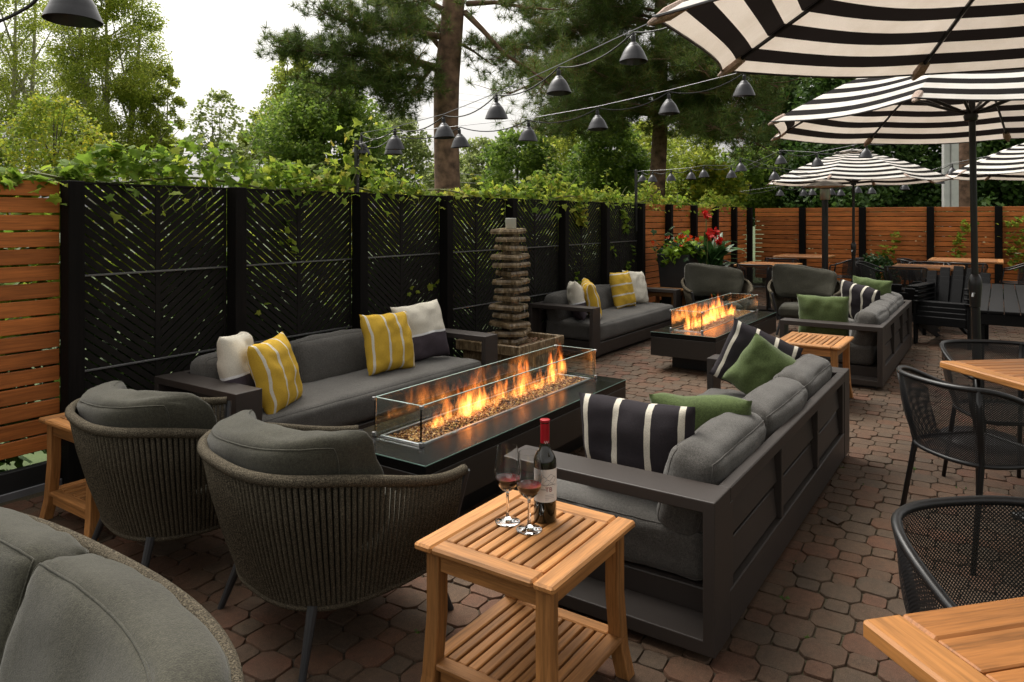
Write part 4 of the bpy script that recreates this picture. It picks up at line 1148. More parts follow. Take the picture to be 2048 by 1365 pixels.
def umbrella(label, c, zr, r, rise, rot, tilt=(0, 0), crank=True, lean=(0, 0), base=True):
    t = thing('patio_umbrella', label, 'umbrella', (c[0], c[1], 0), 0, 'black and white striped umbrellas')
    g = Vector((tilt[0], tilt[1], 0)); Rm = Matrix.Identity(4)
    if g.length > 1e-6: Rm = Matrix.Rotation(g.length, 4, g.normalized().cross(Vector((0, 0, 1))))
    top = Vector((lean[0], lean[1], zr))
    H_ = link('canopy', None, t, top, Rm.to_euler())
    K = [(r * math.cos(rot + k * PI / 4), r * math.sin(rot + k * PI / 4)) for k in range(8)]
    def ribp(k, u):
        return Vector((K[k % 8][0] * u, K[k % 8][1] * u, rise * (1 - u) + .055 * math.sin(PI * u)))
    nt, ns = 20, 8
    for k in range(8):
        mb = MB(); uv = []
        for i in range(nt + 1):
            u = .045 + (.955) * i / nt
            a, b = ribp(k, u), ribp(k + 1, u)
            for j in range(ns + 1):
                s = j / ns; w = math.sin(PI * s)
                p = a.lerp(b, s); p.z -= .045 * w * u * (1 - .35 * u)
                q = Vector((p.x, p.y, 0)); p -= q * (.045 * w * u ** 6)
                if i == nt: pass
                mb.v.append(tuple(p)); uv.append((s, 1 - u))
        for i in range(nt):
            for j in range(ns):
                x = i * (ns + 1) + j; mb.f.append((x, x + ns + 1, x + ns + 2, x + 1)); mb.m.append(0)
        mb.uv = uv; mb.obj('canopy_panel', 'canopy', H_, angle=180)
        # hem binding
        hem = [Vector(mb.v[nt * (ns + 1) + j]) for j in range(ns + 1)]
        MB().tube(hem, .005, 6).obj('hem', 'pole', H_)
        MB().tube([ribp(k, .05) - Vector((0, 0, .012)), ribp(k, .3) - Vector((0, 0, .013)), ribp(k, .65) - Vector((0, 0, .013)), ribp(k, .985) - Vector((0, 0, .010))], .0085, 6).obj('rib', 'pole', H_)
        e0, e1 = ribp(k, .93), ribp(k, 1.012)
        MB().tube([e0 - Vector((0, 0, .012)), (e0 + e1) / 2 - Vector((0, 0, .013)), e1 - Vector((0, 0, .012))], [.018, .021, .006], 8, flat=1.3).obj('rib_pocket', 'pocket', H_)
        MB().tube([Vector((0, 0, rise - .50)), ribp(k, .5) - Vector((0, 0, .016))], .0105, 6).obj('strut', 'pole', H_)
    # vent cap
    cap = MB(); uv = []
    for i in range(5):
        u = .03 + .19 * i / 4
        for k in range(9):
            p = ribp(k, u); uv.append((0, 1 - u)); cap.v.append((p.x, p.y, p.z + .03 + .012 * i / 4))
    for i in range(4):
        for k in range(8): x = i * 9 + k; cap.f.append((x, x + 9, x + 10, x + 1)); cap.m.append(0)
    cap.uv = uv; cap.obj('vent_cap', 'canopy', H_, angle=180)
    MB().lathe([(.0, .0), (.036, .0), (.044, .03), (.03, .08), (0, .082)], 16).obj('hub', 'pole', H_, (0, 0, rise - .54))
    MB().lathe([(0, 0), (.016, .0), (.02, .03), (.008, .055), (0, .06)], 12).obj('finial', 'pole', H_, (0, 0, rise + .045))
    MB().tube([(0, 0, .04), top * .5 + Vector((0, 0, .02)), top + Vector((0, 0, rise))], .0205, 14).obj('pole', 'pole', t)
    MB().lathe([(0, .05), (.027, .05), (.027, .90), (.0215, .905)], 16).obj('pole_sleeve', 'pole', t, rot=(-math.atan2(top.y, top.z), math.atan2(top.x, top.z), 0))
    if crank:
        k = 1.0 / zr
        MB().lathe([(.02, -.12), (.030, -.115), (.036, -.03), (.040, .03), (.037, .07), (.026, .10), (.02, .105)], 20).obj('crank_box', 'pole', t, (top.x * k, top.y * k, 1.02))
        MB().tube([(0, 0, 0), (-.055, .01, 0), (-.058, .012, -.02)], .007, 8).obj('crank_handle', 'steel', t, (top.x * k - .02, top.y * k, 1.0))
    if base:
        MB().lathe([(0, 0), (.24, 0), (.245, .03), (.22, .05), (.045, .06), (.035, .1), (.03, .32), (.021, .33)], 32).obj('base', 'pole', t)
    return t
def ld(l, d): return (d * FW[0] + l * RT[0], d * FW[1] + l * RT[1])
RO = TH - PI / 2
ta = (.0438 * RT[0] + .0155 * FW[0], .0438 * RT[1] + .0155 * FW[1])
umbrella('large striped umbrella overhead, cut off at the top right corner', ld(1.7476, 1.955), 2.1304, 1.349, .48, 3.0678 + RO, ta, False)
umbrella('striped umbrella in the right middle on a black crank pole', ld((1958 - CX) * 4.8 / FPX, 4.8), 2.135, 1.35, .55, PI + RO + .03, (0, 0), True, (-.03, .045))
umbrella('far striped umbrella standing before the cedar fence', ld((1707 - CX) * 11.1 / FPX, 11.1), 2.06, 1.32, .48, PI + RO + .1)
umbrella('striped umbrella partly visible at the right edge behind the crank pole', ld((2112 - CX) * 9.7 / FPX, 9.7), 2.09, 1.35, .55, PI + RO + .05)

# ------------------------------------------------------------------ string lights
M['shade'] = plain('gunmetal_shade', (.055, .055, .058), .32, .8, .5, .12, 20)
M['shade_in'] = plain('black_shade_inside', (.01, .01, .01), .6)
M['bulb'] = plain('frosted_bulb', (.5, .48, .42), .3)
M['cord'] = plain('black_cord', (.012, .012, .013), .5); M['wire'] = plain('steel_wire', (.25, .25, .26), .4, .7)
SH = MB().lathe([(.0, .112), (.012, .112), (.018, .109), (.025, .102), (.042, .079), (.060, .048), (.074, .018), (.080, 0), (.078, -.001), (.073, .017), (.062, .047), (.046, .076), (.028, .097), (.0, .100)], 28).mesh('shade', ('shade',), True, 60)
SK = MB().lathe([(0, 0), (.012, 0), (.0135, .006), (.0135, .034), (.008, .038), (.008, .052), (0, .052)], 12).mesh('socket', ('cord',))
BU = MB().lathe([(0, 0), (.012, .004), (.02, .018), (.018, .036), (.011, .05), (0, .052)], 12).mesh('bulb', ('bulb',))
def lamp(p, label, group):
    t = thing('string_lamp', label, 'string lamp', p, 0, group)       # p is the centre of the shade's mouth
    t.rotation_euler = (R(rnd.uniform(-4, 4)), R(rnd.uniform(-4, 4)), rnd.uniform(0, 6))
    link('shade', SH, t); link('socket', SK, t, (0, 0, .111)); link('bulb', BU, t, (0, 0, .042))
    return t
def catenary(a, b, sag, n=10):
    return [a.lerp(b, i / n) - Vector((0, 0, sag * 4 * (i / n) * (1 - i / n))) for i in range(n + 1)]
def string(pts, labels, group, clabel, sag=.05, wire_ext=None, pre=None):
    pts = [Vector(p) for p in pts]
    for p, l in zip(pts, labels): lamp(p, l, group)
    tops = [p + Vector((0, 0, .165)) for p in pts]
    c = thing('light_cable', clabel, 'cable', tops[0])
    chain = ([Vector(pre)] if pre else []) + tops + ([Vector(wire_ext)] if wire_ext else [])
    cp = []
    for a, b in zip(chain, chain[1:]): cp += catenary(a, b, sag)[:-1]
    cp.append(chain[-1])
    MB().tube([p - tops[0] for p in cp], .0045, 6).obj('lamp_cord', 'cord', c)
    MB().tube([p - tops[0] + Vector((0, .004, .012)) for p in chain], .0028, 5).obj('support_wire', 'wire', c)
P1a, P1b = Vector((4.22, 4.36, 2.03)), Vector((3.73, 1.70, 2.395))
def low(px, py, d):          # px,py of the mouth centre
    return at(px, py + 6, d)
N1 = ['first', 'second', 'third', 'fourth', 'fifth', 'sixth', 'seventh', 'eighth']
s1 = [low(722, 303, 6.03), low(790, 293, 5.72), low(889, 270, 5.36), low(993, 232, 4.96), low(1118, 181, 4.52), low(1267, 118, 4.04)]
string(s1, ['bell shaped black lamp on the higher string, %s from the fence post' % N1[i] for i in range(6)], 'lamps on the higher light string', 'black lamp cord of the higher light string from the fence post', .06, at(1470, -25, 3.5), (4.21, 4.37, 2.10))
s2 = [low(787, 303, 6.1), low(921, 289, 5.92), low(1056, 276, 5.75), low(1196, 253, 5.58), low(1338, 222, 5.42), low(1488, 186, 5.25), low(1640, 143, 5.1)]
string(s2, ['bell shaped black lamp on the lower string, %s from the fence post' % N1[i] for i in range(7)], 'lamps on the lower light string', 'black lamp cord of the lower light string from the fence post', .06, at(1850, 60, 4.9), (4.23, 4.37, 2.10))
l0 = at(146, 42, 2.15)
lamp(l0, 'large bell shaped black lamp hanging at the top left corner', None)
c0 = thing('light_cable', 'thick black lamp cord at the top left corner', 'cable', l0)
cpts = catenary(at(-60, 60, 2.2) , at(60, 12, 2.18), .01, 6)[:-1] + catenary(at(60, 12, 2.18), l0 + Vector((0, 0, .165)), .0, 4)
MB().tube([p - l0 for p in cpts], .0055, 6).obj('lamp_cord', 'cord', c0)
far1 = [(1285, 362, 11.6), (1305, 362, 11.4), (1342, 360, 11.2), (1382, 357, 11.0), (1408, 353, 10.6), (1463, 354, 10.6), (1482, 341, 9.6), (1549, 358, 10)]
farl = 'small black bell lamp on the far light string above the cedar fence'
string([low(x, y - 4, d) for x, y, d in far1], ['small black bell lamp above the cedar fence corner, %s from the left on its string' % N1[i] for i in range(8)], 'small lamps on the far strings', 'far light cord above the cedar fence corner', .05, at(1640, 352, 10), at(1272, 346, 11.7))
far2 = [(1562, 326, 9.4), (1635, 331, 9.2), (1731, 314, 8.6)]
string([low(x, y - 4, d) for x, y, d in far2], ['black bell lamp in front of the far umbrella, %s from the left' % N1[i] for i in range(3)], 'lamps before the far umbrella', 'light cord passing before the far striped umbrella', .05, at(1850, 270, 8), at(1470, 345, 10))
far3 = [(1560, 392), (1607, 392), (1624, 391), (1662, 390), (1681, 392), (1715, 386), (1743, 388), (1809, 380), (1880, 368)]
string([low(x, y - 6, 13.0 - .1 * i) for i, (x, y) in enumerate(far3)], ['tiny black bell lamp under the far umbrella before the hedge, %s from the left' % (N1 + ['ninth'])[i] for i in range(9)], 'tiny lamps under the far umbrella', 'far light cord under the far umbrella', .06, at(1990, 330, 12), at(1480, 385, 13.2))
string([low(1904, 344, 11)], ['small black bell lamp beside the white post'], 'tiny lamps under the far umbrella', 'light cord beside the white post behind the fence', .04, at(2010, 308, 10.5), at(1800, 365, 11.6))
up = thing('lamp_upright', 'thin black perforated upright rising from the fence for the light strings', 'post', (4.205, 4.40, 1.3))
bx('upright', 'kick', up, -.016, .016, -.016, .016, 0, .84, .002)
for k in range(9): MB().lathe([(0, 0), (.0035, 0)], 8, T=Matrix.Rotation(PI / 2, 4, 'X')).obj('bolt_hole', 'steel', up, (0, -.0175, .48 + k * .04))
u2 = on_y(1272, 380, 4.40)
up2 = thing('lamp_upright', 'thin black upright on the fence before the cedar section', 'post', (u2.x, 4.40, 1.3))
bx('upright', 'kick', up2, -.016, .016, -.016, .016, 0, .9, .002)

# ------------------------------------------------------------------ mesh dining chairs
def perf_mat():
    m, N, L, b, o = newmat('perforated_black_metal')
    setp(b, **{'Base Color': (.010, .010, .011, 1), 'Roughness': .42, 'Specular IOR Level': .5})
    tc = N.new('ShaderNodeTexCoord'); mp = N.new('ShaderNodeMapping'); mp.inputs['Rotation'].default_value = (0, 0, R(45)); mp.inputs['Scale'].default_value = (1, 1, 1)
    L.new(tc.outputs['UV'], mp.inputs['Vector']); sp = N.new('ShaderNodeSeparateXYZ'); L.new(mp.outputs[0], sp.inputs[0])
    pr_ = None
    for ax in 'XY':
        a = N.new('ShaderNodeMath'); a.operation = 'MULTIPLY'; a.inputs[1].default_value = 2 * PI / .0070; L.new(sp.outputs[ax], a.inputs[0])
        s = N.new('ShaderNodeMath'); s.operation = 'SINE'; L.new(a.outputs[0], s.inputs[0])
        if pr_ is None: pr_ = s
        else:
            q = N.new('ShaderNodeMath'); q.operation = 'ADD'; L.new(pr_.outputs[0], q.inputs[0]); L.new(s.outputs[0], q.inputs[1]); pr_ = q
    gt = N.new('ShaderNodeMath'); gt.operation = 'GREATER_THAN'; gt.inputs[1].default_value = .62; L.new(pr_.outputs[0], gt.inputs[0])
    tr = N.new('ShaderNodeBsdfTransparent'); mx = N.new('ShaderNodeMixShader')
    L.new(gt.outputs[0], mx.inputs[0]); L.new(b.outputs[0], mx.inputs[1]); L.new(tr.outputs[0], mx.inputs[2]); L.new(mx.outputs[0], o.inputs[0]); return m
M['perf'] = perf_mat()
def make_mesh_chair(label, loc, rz):
    t = thing('mesh_chair', label, 'chair', loc, rz, 'black mesh dining chairs')
    hw, n = .285, 44
    top = shell_curves(hw, .29, .20, hw - .035, .775, .655, n)          # rim: back and arms
    bot = shell_curves(hw - .055, .22, .20, hw - .055, .44, .44, n)
    MB().tube(top, .012, 8).obj('rim', 'black', t, angle=180)
    mb = MB(); uv = []; m = 8
    for i in range(n + 1):
        for j in range(m + 1):
            u = j / m; p = top[i].lerp(bot[i], u); o_ = Vector((p.x, p.y, 0)).normalized() * (.02 * math.sin(PI * u)); p = p + o_
            mb.v.append(tuple(p)); uv.append((i / n * 1.35, u * .34))
    cut = 7                                                              # arms are open at the front
    for i in range(cut, n - cut):
        for j in range(m): a = i * (m + 1) + j; mb.f.append((a, a + 1, a + m + 2, a + m + 1)); mb.m.append(0)
    mb.uv = uv; mb.obj('mesh_back', 'perf', t, angle=180)
    pl = resample([(p.x, p.y, .44) for p in bot] + [(.25, hw - .09, .44), (.25, -hw + .09, .44), (bot[0].x, bot[0].y, .44)], 48)
    MB().tube(pl[:-1], .011, 8, closed=True).obj('seat_frame', 'black', t, angle=180)
    sm = MB(); sm.v = [(p.x, p.y, .444) for p in pl[:-1]] + [(0, 0, .434)]; k = len(pl) - 1
    sm.f = [(i, (i + 1) % k, k) for i in range(k)]; sm.m = [0] * k; sm.uv = [(v[0], v[1]) for v in sm.v]
    sm.obj('mesh_seat', 'perf', t, angle=180)
    for sy in (-1, 1):
        e = top[0] if sy < 0 else top[n]
        MB().tube([e, e + Vector((.015, 0, -.10)), (.235, sy * (hw - .05), .44), (.285, sy * (hw + .0), 0)], [.0135, .013, .012, .011], 8).obj('front_leg', 'black', t, angle=180)
        q = top[int(n * (.34 if sy < 0 else .66))]; b_ = bot[int(n * (.34 if sy < 0 else .66))]
        MB().tube([q, b_.lerp(q, .3), b_, b_ + Vector((-.07, sy * .03, -.44))], [.0125, .0125, .0125, .011], 8).obj('rear_leg', 'black', t, angle=180)
    return t
# ------------------------------------------------------------------ dining tables
def make_dining(label, corner, ang, lx, ly, h, ns=8, ped=True, sh=.036):
    """corner is the near-left corner; local x runs along heading ang, local y to its right"""
    t = thing('dining_table', label, 'table', (corner[0], corner[1], 0), ang, 'square teak dining tables')
    fr = .085
    bx('end_rail', 'table_x', t, 0, lx, -fr, 0, h - sh, h, .006); bx('end_rail', 'table_x', t, 0, lx, -ly, -ly + fr, h - sh, h, .006)
    bx('side_rail', 'table_y', t, 0, fr, -ly + fr + .001, -fr - .001, h - sh, h - .0006, .006); bx('side_rail', 'table_y', t, lx - fr, lx, -ly + fr + .001, -fr - .001, h - sh, h - .0006, .006)
    p = (lx - 2 * fr) / ns
    me = MB().box(0, p - .005, -ly + fr + .001, -fr - .001, h - sh + .006, h - .001, .003).mesh('slat', ('table_y',))
    for k in range(ns): link('slat', me, t, (fr + k * p + .0025, 0, 0))
    if ped:
        cx, cy = lx / 2, -ly / 2
        MB().tube([(cx, cy, .03), (cx, cy, h - sh)], .035, 12).obj('column', 'black', t)
        bx('base_plate', 'black', t, cx - .24, cx + .24, cy - .24, cy + .24, 0, .028, .004)
        bx('top_plate', 'black', t, cx - .2, cx + .2, cy - .2, cy + .2, h - sh - .012, h - sh - .001, .003)
    return t
HD = .75
a1 = TH + R(13.1); c1 = on_z(1722, 1237, HD)
# the far edge of the near table runs to the right of the corner: local x points away from the lens, so start one width nearer
def dining_from_far_left(label, px, py, z, head, lx, ly, **k):
    c = on_z(px, py, z); ux = Vector((math.cos(head), math.sin(head), 0)); c = c - ux * lx
    return make_dining(label, c, head, lx, ly, z, **k), c, ux
d1, dc1, ux1 = dining_from_far_left('teak dining table corner in the bottom right foreground', 1722, 1237, HD, TH + R(13.1), .85, .95, ns=7)
def heading_pos(px, py, z, f=0, r=0, head=TH):
    c = on_z(px, py, z); return (c.x + f * math.cos(head) + r * math.sin(head), c.y + f * math.sin(head) - r * math.cos(head), 0)
dining_from_far_left('teak dining table at the right edge beyond the mesh chairs', 1878, 722, HD, TH + R(7.5), .88, .95, ns=12)
def chair_at(label, px, py, head, z=.775, dz=0.):
    """rim centre at the back seen at pixel px,py"""
    c = on_z(px, py, z); return make_mesh_chair(label, (c.x + .29 * math.cos(head), c.y + .29 * math.sin(head), dz), head)
chair_at('nearest black mesh chair facing the front dining table corner', 1915, 1003, TH + PI + R(8))
make_mesh_chair('black mesh chair seen from behind facing the right hand table', (3.91, .09, 0), R(-45))
chair_at('black mesh chair beyond the right hand dining table, facing it', 1955, 683, TH + PI - R(6))
# far dining set
def far_table(label, px, py, z, s=1.0, head=None):
    c = on_z(px, py, z); return make_dining(label, (c.x, c.y), TH - R(34) if head is None else head, s, s, z, ns=8)
def tab_chairs(tp, items):
    for lab, dx, dy, rz in items: make_mesh_chair(lab, (tp[0] + dx, tp[1] + dy, 0), rz)
Q3, Q4, Q5, Q6 = (11.6, 3.55), (13.6, 3.45), (12.35, 1.40), (13.75, 1.00)
make_dining('far teak dining table behind the left far armchair', Q3, 0, .95, .85, .75)
make_dining('far teak dining table by the corner of the cedar fence', Q4, 0, 1.0, .9, .80)
make_dining('far teak dining table in front of the cedar fence, right of the small hedge', Q5, 0, .95, .95, .75)
make_dining('farthest teak dining table by the cedar fence behind the crank pole', Q6, 0, 1.0, 1.05, .80)
tab_chairs(Q3, [('far black mesh chair on the left of the table behind the far armchairs', .4, .22, R(-90)), ('far black mesh chair on the near side of the table behind the far armchairs', -.12, -.4, R(0))])
tab_chairs(Q4, [('far black mesh chair on the near left of the fence corner table', -.1, -.2, R(0)), ('far black mesh chair on the right of the fence corner table', .45, -1.15, R(90))])
tab_chairs(Q5, [('far black mesh chair seen from behind left of the umbrella pole', -.18, -.25, R(-5)), ('far black mesh chair behind the table left of the umbrella pole', .9, -.45, R(180)), ('far black mesh chair on the left side of the table by the small hedge', .5, .3, R(-90))])
tab_chairs(Q6, [('far black mesh chair on the near side of the farthest table', .0, -.55, R(0)), ('far black mesh chair right of the farthest table', .55, -1.25, R(90)), ('far black mesh chair left of the farthest table', .5, .2, R(-90))])

# ------------------------------------------------------------------ adirondack chairs, black table
def make_adirondack(label, loc, rz, group='black adirondack chairs', z=0, tilt=0):
    t = thing('adirondack_chair', label, 'chair', (*loc, z), rz, group)
    if tilt: t.rotation_euler = (0, tilt, rz)
    m = 'blackwood'
    for k in range(5):
        y = -.24 + k * .12
        o = bx('back_slat', m, t, -.012, .012, y - .055, y + .055, 0, .54 - .02 * abs(k - 2) ** 1.5, .004, loc=(-.16, y * .06, .24), rot=(R(-2.2 * (k - 2)), R(-24), 0))
    for z_ in (.14, .36): bx('back_batten', m, t, -.036, -.014, -.27, .27, z_, z_ + .06, .004, loc=(-.16, 0, .24), rot=(0, R(-24), 0))
    for k in range(5): bx('seat_slat', m, t, -.2 + k * .105, -.2 + k * .105 + .095, -.26, .26, .235 + k * .022, .255 + k * .022, .004)
    for sy in (-1, 1):
        y = sy * .28
        bx('arm', m, t, -.30, .36, y - .045, y + .075 if sy > 0 else y + .045, .50, .522, .006) if sy > 0 else bx('arm', m, t, -.30, .36, y - .075, y + .045, .50, .522, .006)
        bx('front_leg', m, t, .24, .34, y - .012, y + .012, 0, .499, .004)
        o = MB().box(-.012, .012, -.012, .012, 0, .01, .003)
        q = MB(); q.prism([(.33, .36), (.33, .24), (-.42, 0), (-.55, 0)], -.011, .011, XZ); q.obj('rear_leg', m, t, (0, y - sy * .025, 0), smooth=False)
    bx('front_apron', m, t, .315, .337, -.255, .255, .24, .34, .004)
    return t
pa = on_z(1700, 640, 0)
make_adirondack('black adirondack chair seen from behind, right of the far armchairs', (9.95, 1.25), R(15))
make_adirondack('single black adirondack chair between the far sofa and the stacked ones', (11.25, .78), R(25))
for k in range(4):
    make_adirondack(['lowest', 'second lowest', 'third', 'topmost'][k] + ' of the stacked black adirondack chairs beside the black table', (10.05 + .03 * k, .50), R(168), 'stacked adirondack chairs', .055 * k)
fs_ = thing('footstool', 'low black slatted stool at the end of the far sofa', 'stool', (10.70, .98, 0), R(10), None)
for k in range(4): bx('slat', 'blackwood', fs_, -.2, .2, -.2 + k * .1, -.2 + k * .1 + .09, .40, .42, .004)
for sx in (-1, 1):
    for sy in (-1, 1): bx('leg', 'blackwood', fs_, sx * .17 - .02, sx * .17 + .02, sy * .15 - .02, sy * .15 + .02, 0, .399, .004)
bt = thing('black_table', 'black slatted communal table at the right edge behind the umbrella pole', 'table', (7.24, .19, .1), R(0))
for k in range(9): bx('slat', 'blackwood', bt, 0, 3.0, -1.0 + k * .112, -1.0 + k * .112 + .106, .595, .62, .004)
for x in (.04, 2.88):
    for y in (-.96, -.06): bx('leg', 'blackwood', bt, x, x + .08, y - .02, y + .06, -.1, .594, .004)
bx('apron', 'blackwood', bt, .05, 2.55, -.05, -.02, .50, .594, .004); bx('apron', 'blackwood', bt, .01, .04, -.95, -.05, .50, .594, .004)

# ------------------------------------------------------------------ patio heater
ph = at(1650, 436, 12.0)
he = thing('patio_heater', 'black patio heater post with silver burner behind the far table', 'heater', (ph.x, ph.y, 0))
MB().lathe([(0, 0), (.22, 0), (.22, .04), (.16, .06), (.16, .5), (.14, .52), (0, .52)], 24).obj('base', 'black', he)
MB().tube([(0, 0, .5), (0, 0, 1.80)], .05, 14).obj('pole', 'black', he)
MB().lathe([(.045, 0), (.075, .0), (.082, .02), (.082, .18), (.06, .2), (0, .2)], 20).obj('burner', 'steel', he, (0, 0, 1.80))
MB().lathe([(0, .10), (.2, .06), (.34, 0), (.335, -.004), (.2, .05), (0, .09)], 28).obj('reflector', 'steel', he, (0, 0, 2.02))

# ------------------------------------------------------------------ planter with cannas
M['planter'] = plain('charcoal_planter', (.016, .018, .020), .55, bs=120, bst=.1)
M['canna'] = leafmat('canna_leaf', [(.02, .055, .016), (.04, .10, .025), (.07, .14, .03)], .2, .35, .5)
M['lime'] = leafmat('lime_leaf', [(.16, .28, .02), (.25, .38, .03)], .35)
M['darkleaf'] = leafmat('bedding_leaf', [(.015, .045, .012), (.04, .085, .02)], .25)
M['red'] = leafmat('red_petal', [(.42, .006, .006), (.62, .02, .012)], .3); M['orange'] = leafmat('orange_petal', [(.6, .045, .008), (.7, .08, .01)], .3)
M['yellow'] = leafmat('yellow_petal', [(.6, .45, .06), (.7, .6, .25)], .3)
def planter(name, label, loc, w0, w1, h):
    t = thing(name, label, 'planter', loc, 0)
    mb = MB(); vs = []
    for w, z in ((w0, 0), (w1, h), (w1 - .03, h), (w1 - .04, h - .06)): vs += [(-w, -w, z), (w, -w, z), (w, w, z), (-w, w, z)]
    fs = [(3, 2, 1, 0), (12, 13, 14, 15)]
    for i in range(3):
        for k in range(4): fs.append((i * 4 + k, i * 4 + (k + 1) % 4, i * 4 + 4 + (k + 1) % 4, i * 4 + 4 + k))
    mb.add(vs, fs); bev(mb.obj('pot', 'planter', t, smooth=False), .006); return t
BLADE = MB()
def blade_leaf(L_, W_, droop):
    mb = MB(); m = 9
    for i in range(m + 1):
        t_ = i / m; w = W_ * math.sin(PI * min(1, (t_ * .92 + .06)) ** .8) ** .9; z = L_ * (t_ * math.cos(droop * t_)); y = L_ * t_ * math.sin(droop * t_)
        mb.v += [(-w, y + .25 * w, z), (0, y, z), (w, y + .25 * w, z)]
    for i in range(m):
        for k in range(2): a = 3 * i + k; mb.f.append((a, a + 1, a + 4, a + 3)); mb.m.append(0)
    return mb
def petal_mesh(pos, size, mat, nm, up=.0):
    PV = np.array([(0, 0, 0), (.5, .3, .1), (.55, .8, .0), (0, 1, .15), (-.55, .8, 0), (-.5, .3, .1)], np.float32); PFc = np.array([(0, 1, 2), (0, 2, 3), (0, 3, 4), (0, 4, 5)])
    return leaves_mesh(nm, pos, size, (mat,), PV, PFc, up)
pk = random.Random(21)
tp = planter('tall_planter', 'tall charcoal planter with lime foliage and orange flowers by the fence', (10.02, 3.86, 0), .17, .24, .98)
def blob(c, r, n): return np.array(c) + nr.normal(size=(n, 3)) * np.array(r)
link('lime_foliage', leaves_mesh('lime', np.concatenate([blob((-.10, -.03, 1.03), (.10, .12, .07), 130), blob((.10, -.10, 1.05), (.10, .09, .08), 130), blob((-.20, .04, .96), (.07, .10, .05), 60)]), nr.uniform(.06, .11, 320), ('lime',), up=.3), tp, kind='stuff')
link('dark_foliage', leaves_mesh('dk', blob((0, 0, 1.03), (.16, .16, .10), 200), nr.uniform(.05, .09, 200), ('darkleaf',)), tp, kind='stuff')
for k in range(26):
    p = (pk.gauss(0, .17), pk.gauss(-.08, .14), pk.uniform(1.08, 1.24))
    link('flower', petal_mesh(blob(p, (.012,) * 3, 7), nr.uniform(.025, .04, 7), 'orange', 'flower'), tp)
lp = planter('low_planter', 'low charcoal planter of red cannas and bedding flowers behind the far armchair', (9.98, 3.44, 0), .20, .25, .48)
for k in range(30):
    s = blade_leaf(pk.uniform(.38, .6), pk.uniform(.06, .095), pk.uniform(.2, 1.2))
    st = pk.choice([(.05, .02, .60), (.12, -.06, .66), (.0, -.05, .74), (.08, -.04, .86), (.04, -.06, .52), (.1, -.08, .8)])
    s.obj('canna_leaf', 'canna', lp, st, (0, R(pk.uniform(-18, 18)), pk.uniform(0, 6.28)), angle=180)
for x, y, z in ((.05, .02, 1.52), (.14, -.08, 1.27), (-.04, -.03, 1.24), (.18, -.12, 1.14)):
    MB().tube([(x * .5, y * .5, .45), (x, y, z)], .008, 6).obj('canna_stalk', 'stem', lp)
    link('canna_bloom', petal_mesh(blob((x, y, z + .02), (.022, .022, .03), 20), nr.uniform(.04, .065, 20), 'red', 'bloom'), lp)
link('bedding_foliage', leaves_mesh('bed', np.concatenate([blob((0, -.12, .48), (.17, .12, .06), 240), blob((-.2, -.1, .42), (.06, .12, .07), 90)]), nr.uniform(.04, .08, 330), ('darkleaf',)), lp, kind='stuff')
for k in range(16):
    p = (pk.gauss(-.14, .08), pk.gauss(-.18, .08), pk.uniform(.5, .64))
    link('flower', petal_mesh(blob(p, (.012,) * 3, 6), nr.uniform(.022, .034, 6), 'yellow', 'flower'), lp)
for k in range(8):
    p = (pk.gauss(.06, .07), pk.gauss(-.2, .06), pk.uniform(.5, .6))
    link('flower', petal_mesh(blob(p, (.014,) * 3, 7), nr.uniform(.03, .045, 7), 'red', 'flower'), lp)
# low shrub and hosta at the back fence
def shrub(name, label, c, r, n, mat, size, cat='shrub'):
    t = thing(name, label, cat, (c[0], c[1], 0))
    v = nr.normal(size=(n, 3)); v /= np.linalg.norm(v, axis=1)[:, None]; v *= (nr.uniform(.3, 1, n) ** .5)[:, None]
    p = v * np.array(r) + np.array((0, 0, r[2] * .95)); p[:, 2] = np.maximum(p[:, 2], .03)
    link('foliage', leaves_mesh('shrub_leaves', p, nr.uniform(*size, n), (mat,), up=.3), t, kind='stuff')
    MB().tube([(0, 0, 0), (.01, 0, r[2])], .015, 6).obj('stem', 'bark', t); return t
sb = at(1752, 560, 13.4); shrub('round_shrub', 'small dense green shrub at the foot of the far fence', (sb.x, sb.y), (.42, .42, .43), 1500, 'darkleaf', (.04, .075))
hp = at(1760, 600, 11.6); shrub('hosta', 'low blue green leafy plant beside the small shrub', (hp.x, hp.y), (.28, .28, .2), 110, 'canna', (.09, .16), 'plant')
sb = at(1835, 560, 15.0); shrub('low_shrub', 'low green shrub behind the far tables', (sb.x, sb.y), (.35, .35, .4), 700, 'darkleaf', (.04, .075))
sb = at(1990, 560, 15.0); shrub('low_shrub', 'low green shrub under the fence at the right edge', (sb.x, sb.y), (.6, .5, .4), 900, 'darkleaf', (.04, .075))
# ------------------------------------------------------------------ trees and what stands beyond the fence
RH = np.array([(0, 0, 0), (.36, .45, .06), (0, 1, 0), (-.36, .45, .06)], np.float32); RHF = np.array([(0, 1, 2, 3)])
M['birch'] = leafmat('birch_leaf', [(.17, .235, .035), (.30, .38, .055), (.44, .50, .08), (.58, .58, .11)], .62, .5)
M['maple'] = leafmat('maple_leaf', [(.09, .16, .03), (.18, .28, .045), (.32, .41, .07)], .6, .45)
M['gold'] = leafmat('yellow_green_leaf', [(.14, .22, .03), (.24, .33, .04), (.38, .42, .05), (.52, .45, .04)], .6)
M['sage'] = leafmat('pale_leaf', [(.17, .23, .07), (.28, .34, .11), (.38, .42, .15)], .6)
M['cedar_leaf'] = leafmat('cedar_spray', [(.03, .07, .015), (.065, .13, .026), (.12, .205, .04)], .35, .6)
M['needle'] = leafmat('pine_needle', [(.08, .06, .02), (.06, .11, .025), (.11, .18, .035), (.18, .25, .05), (.22, .12, .04)], .4, .5)
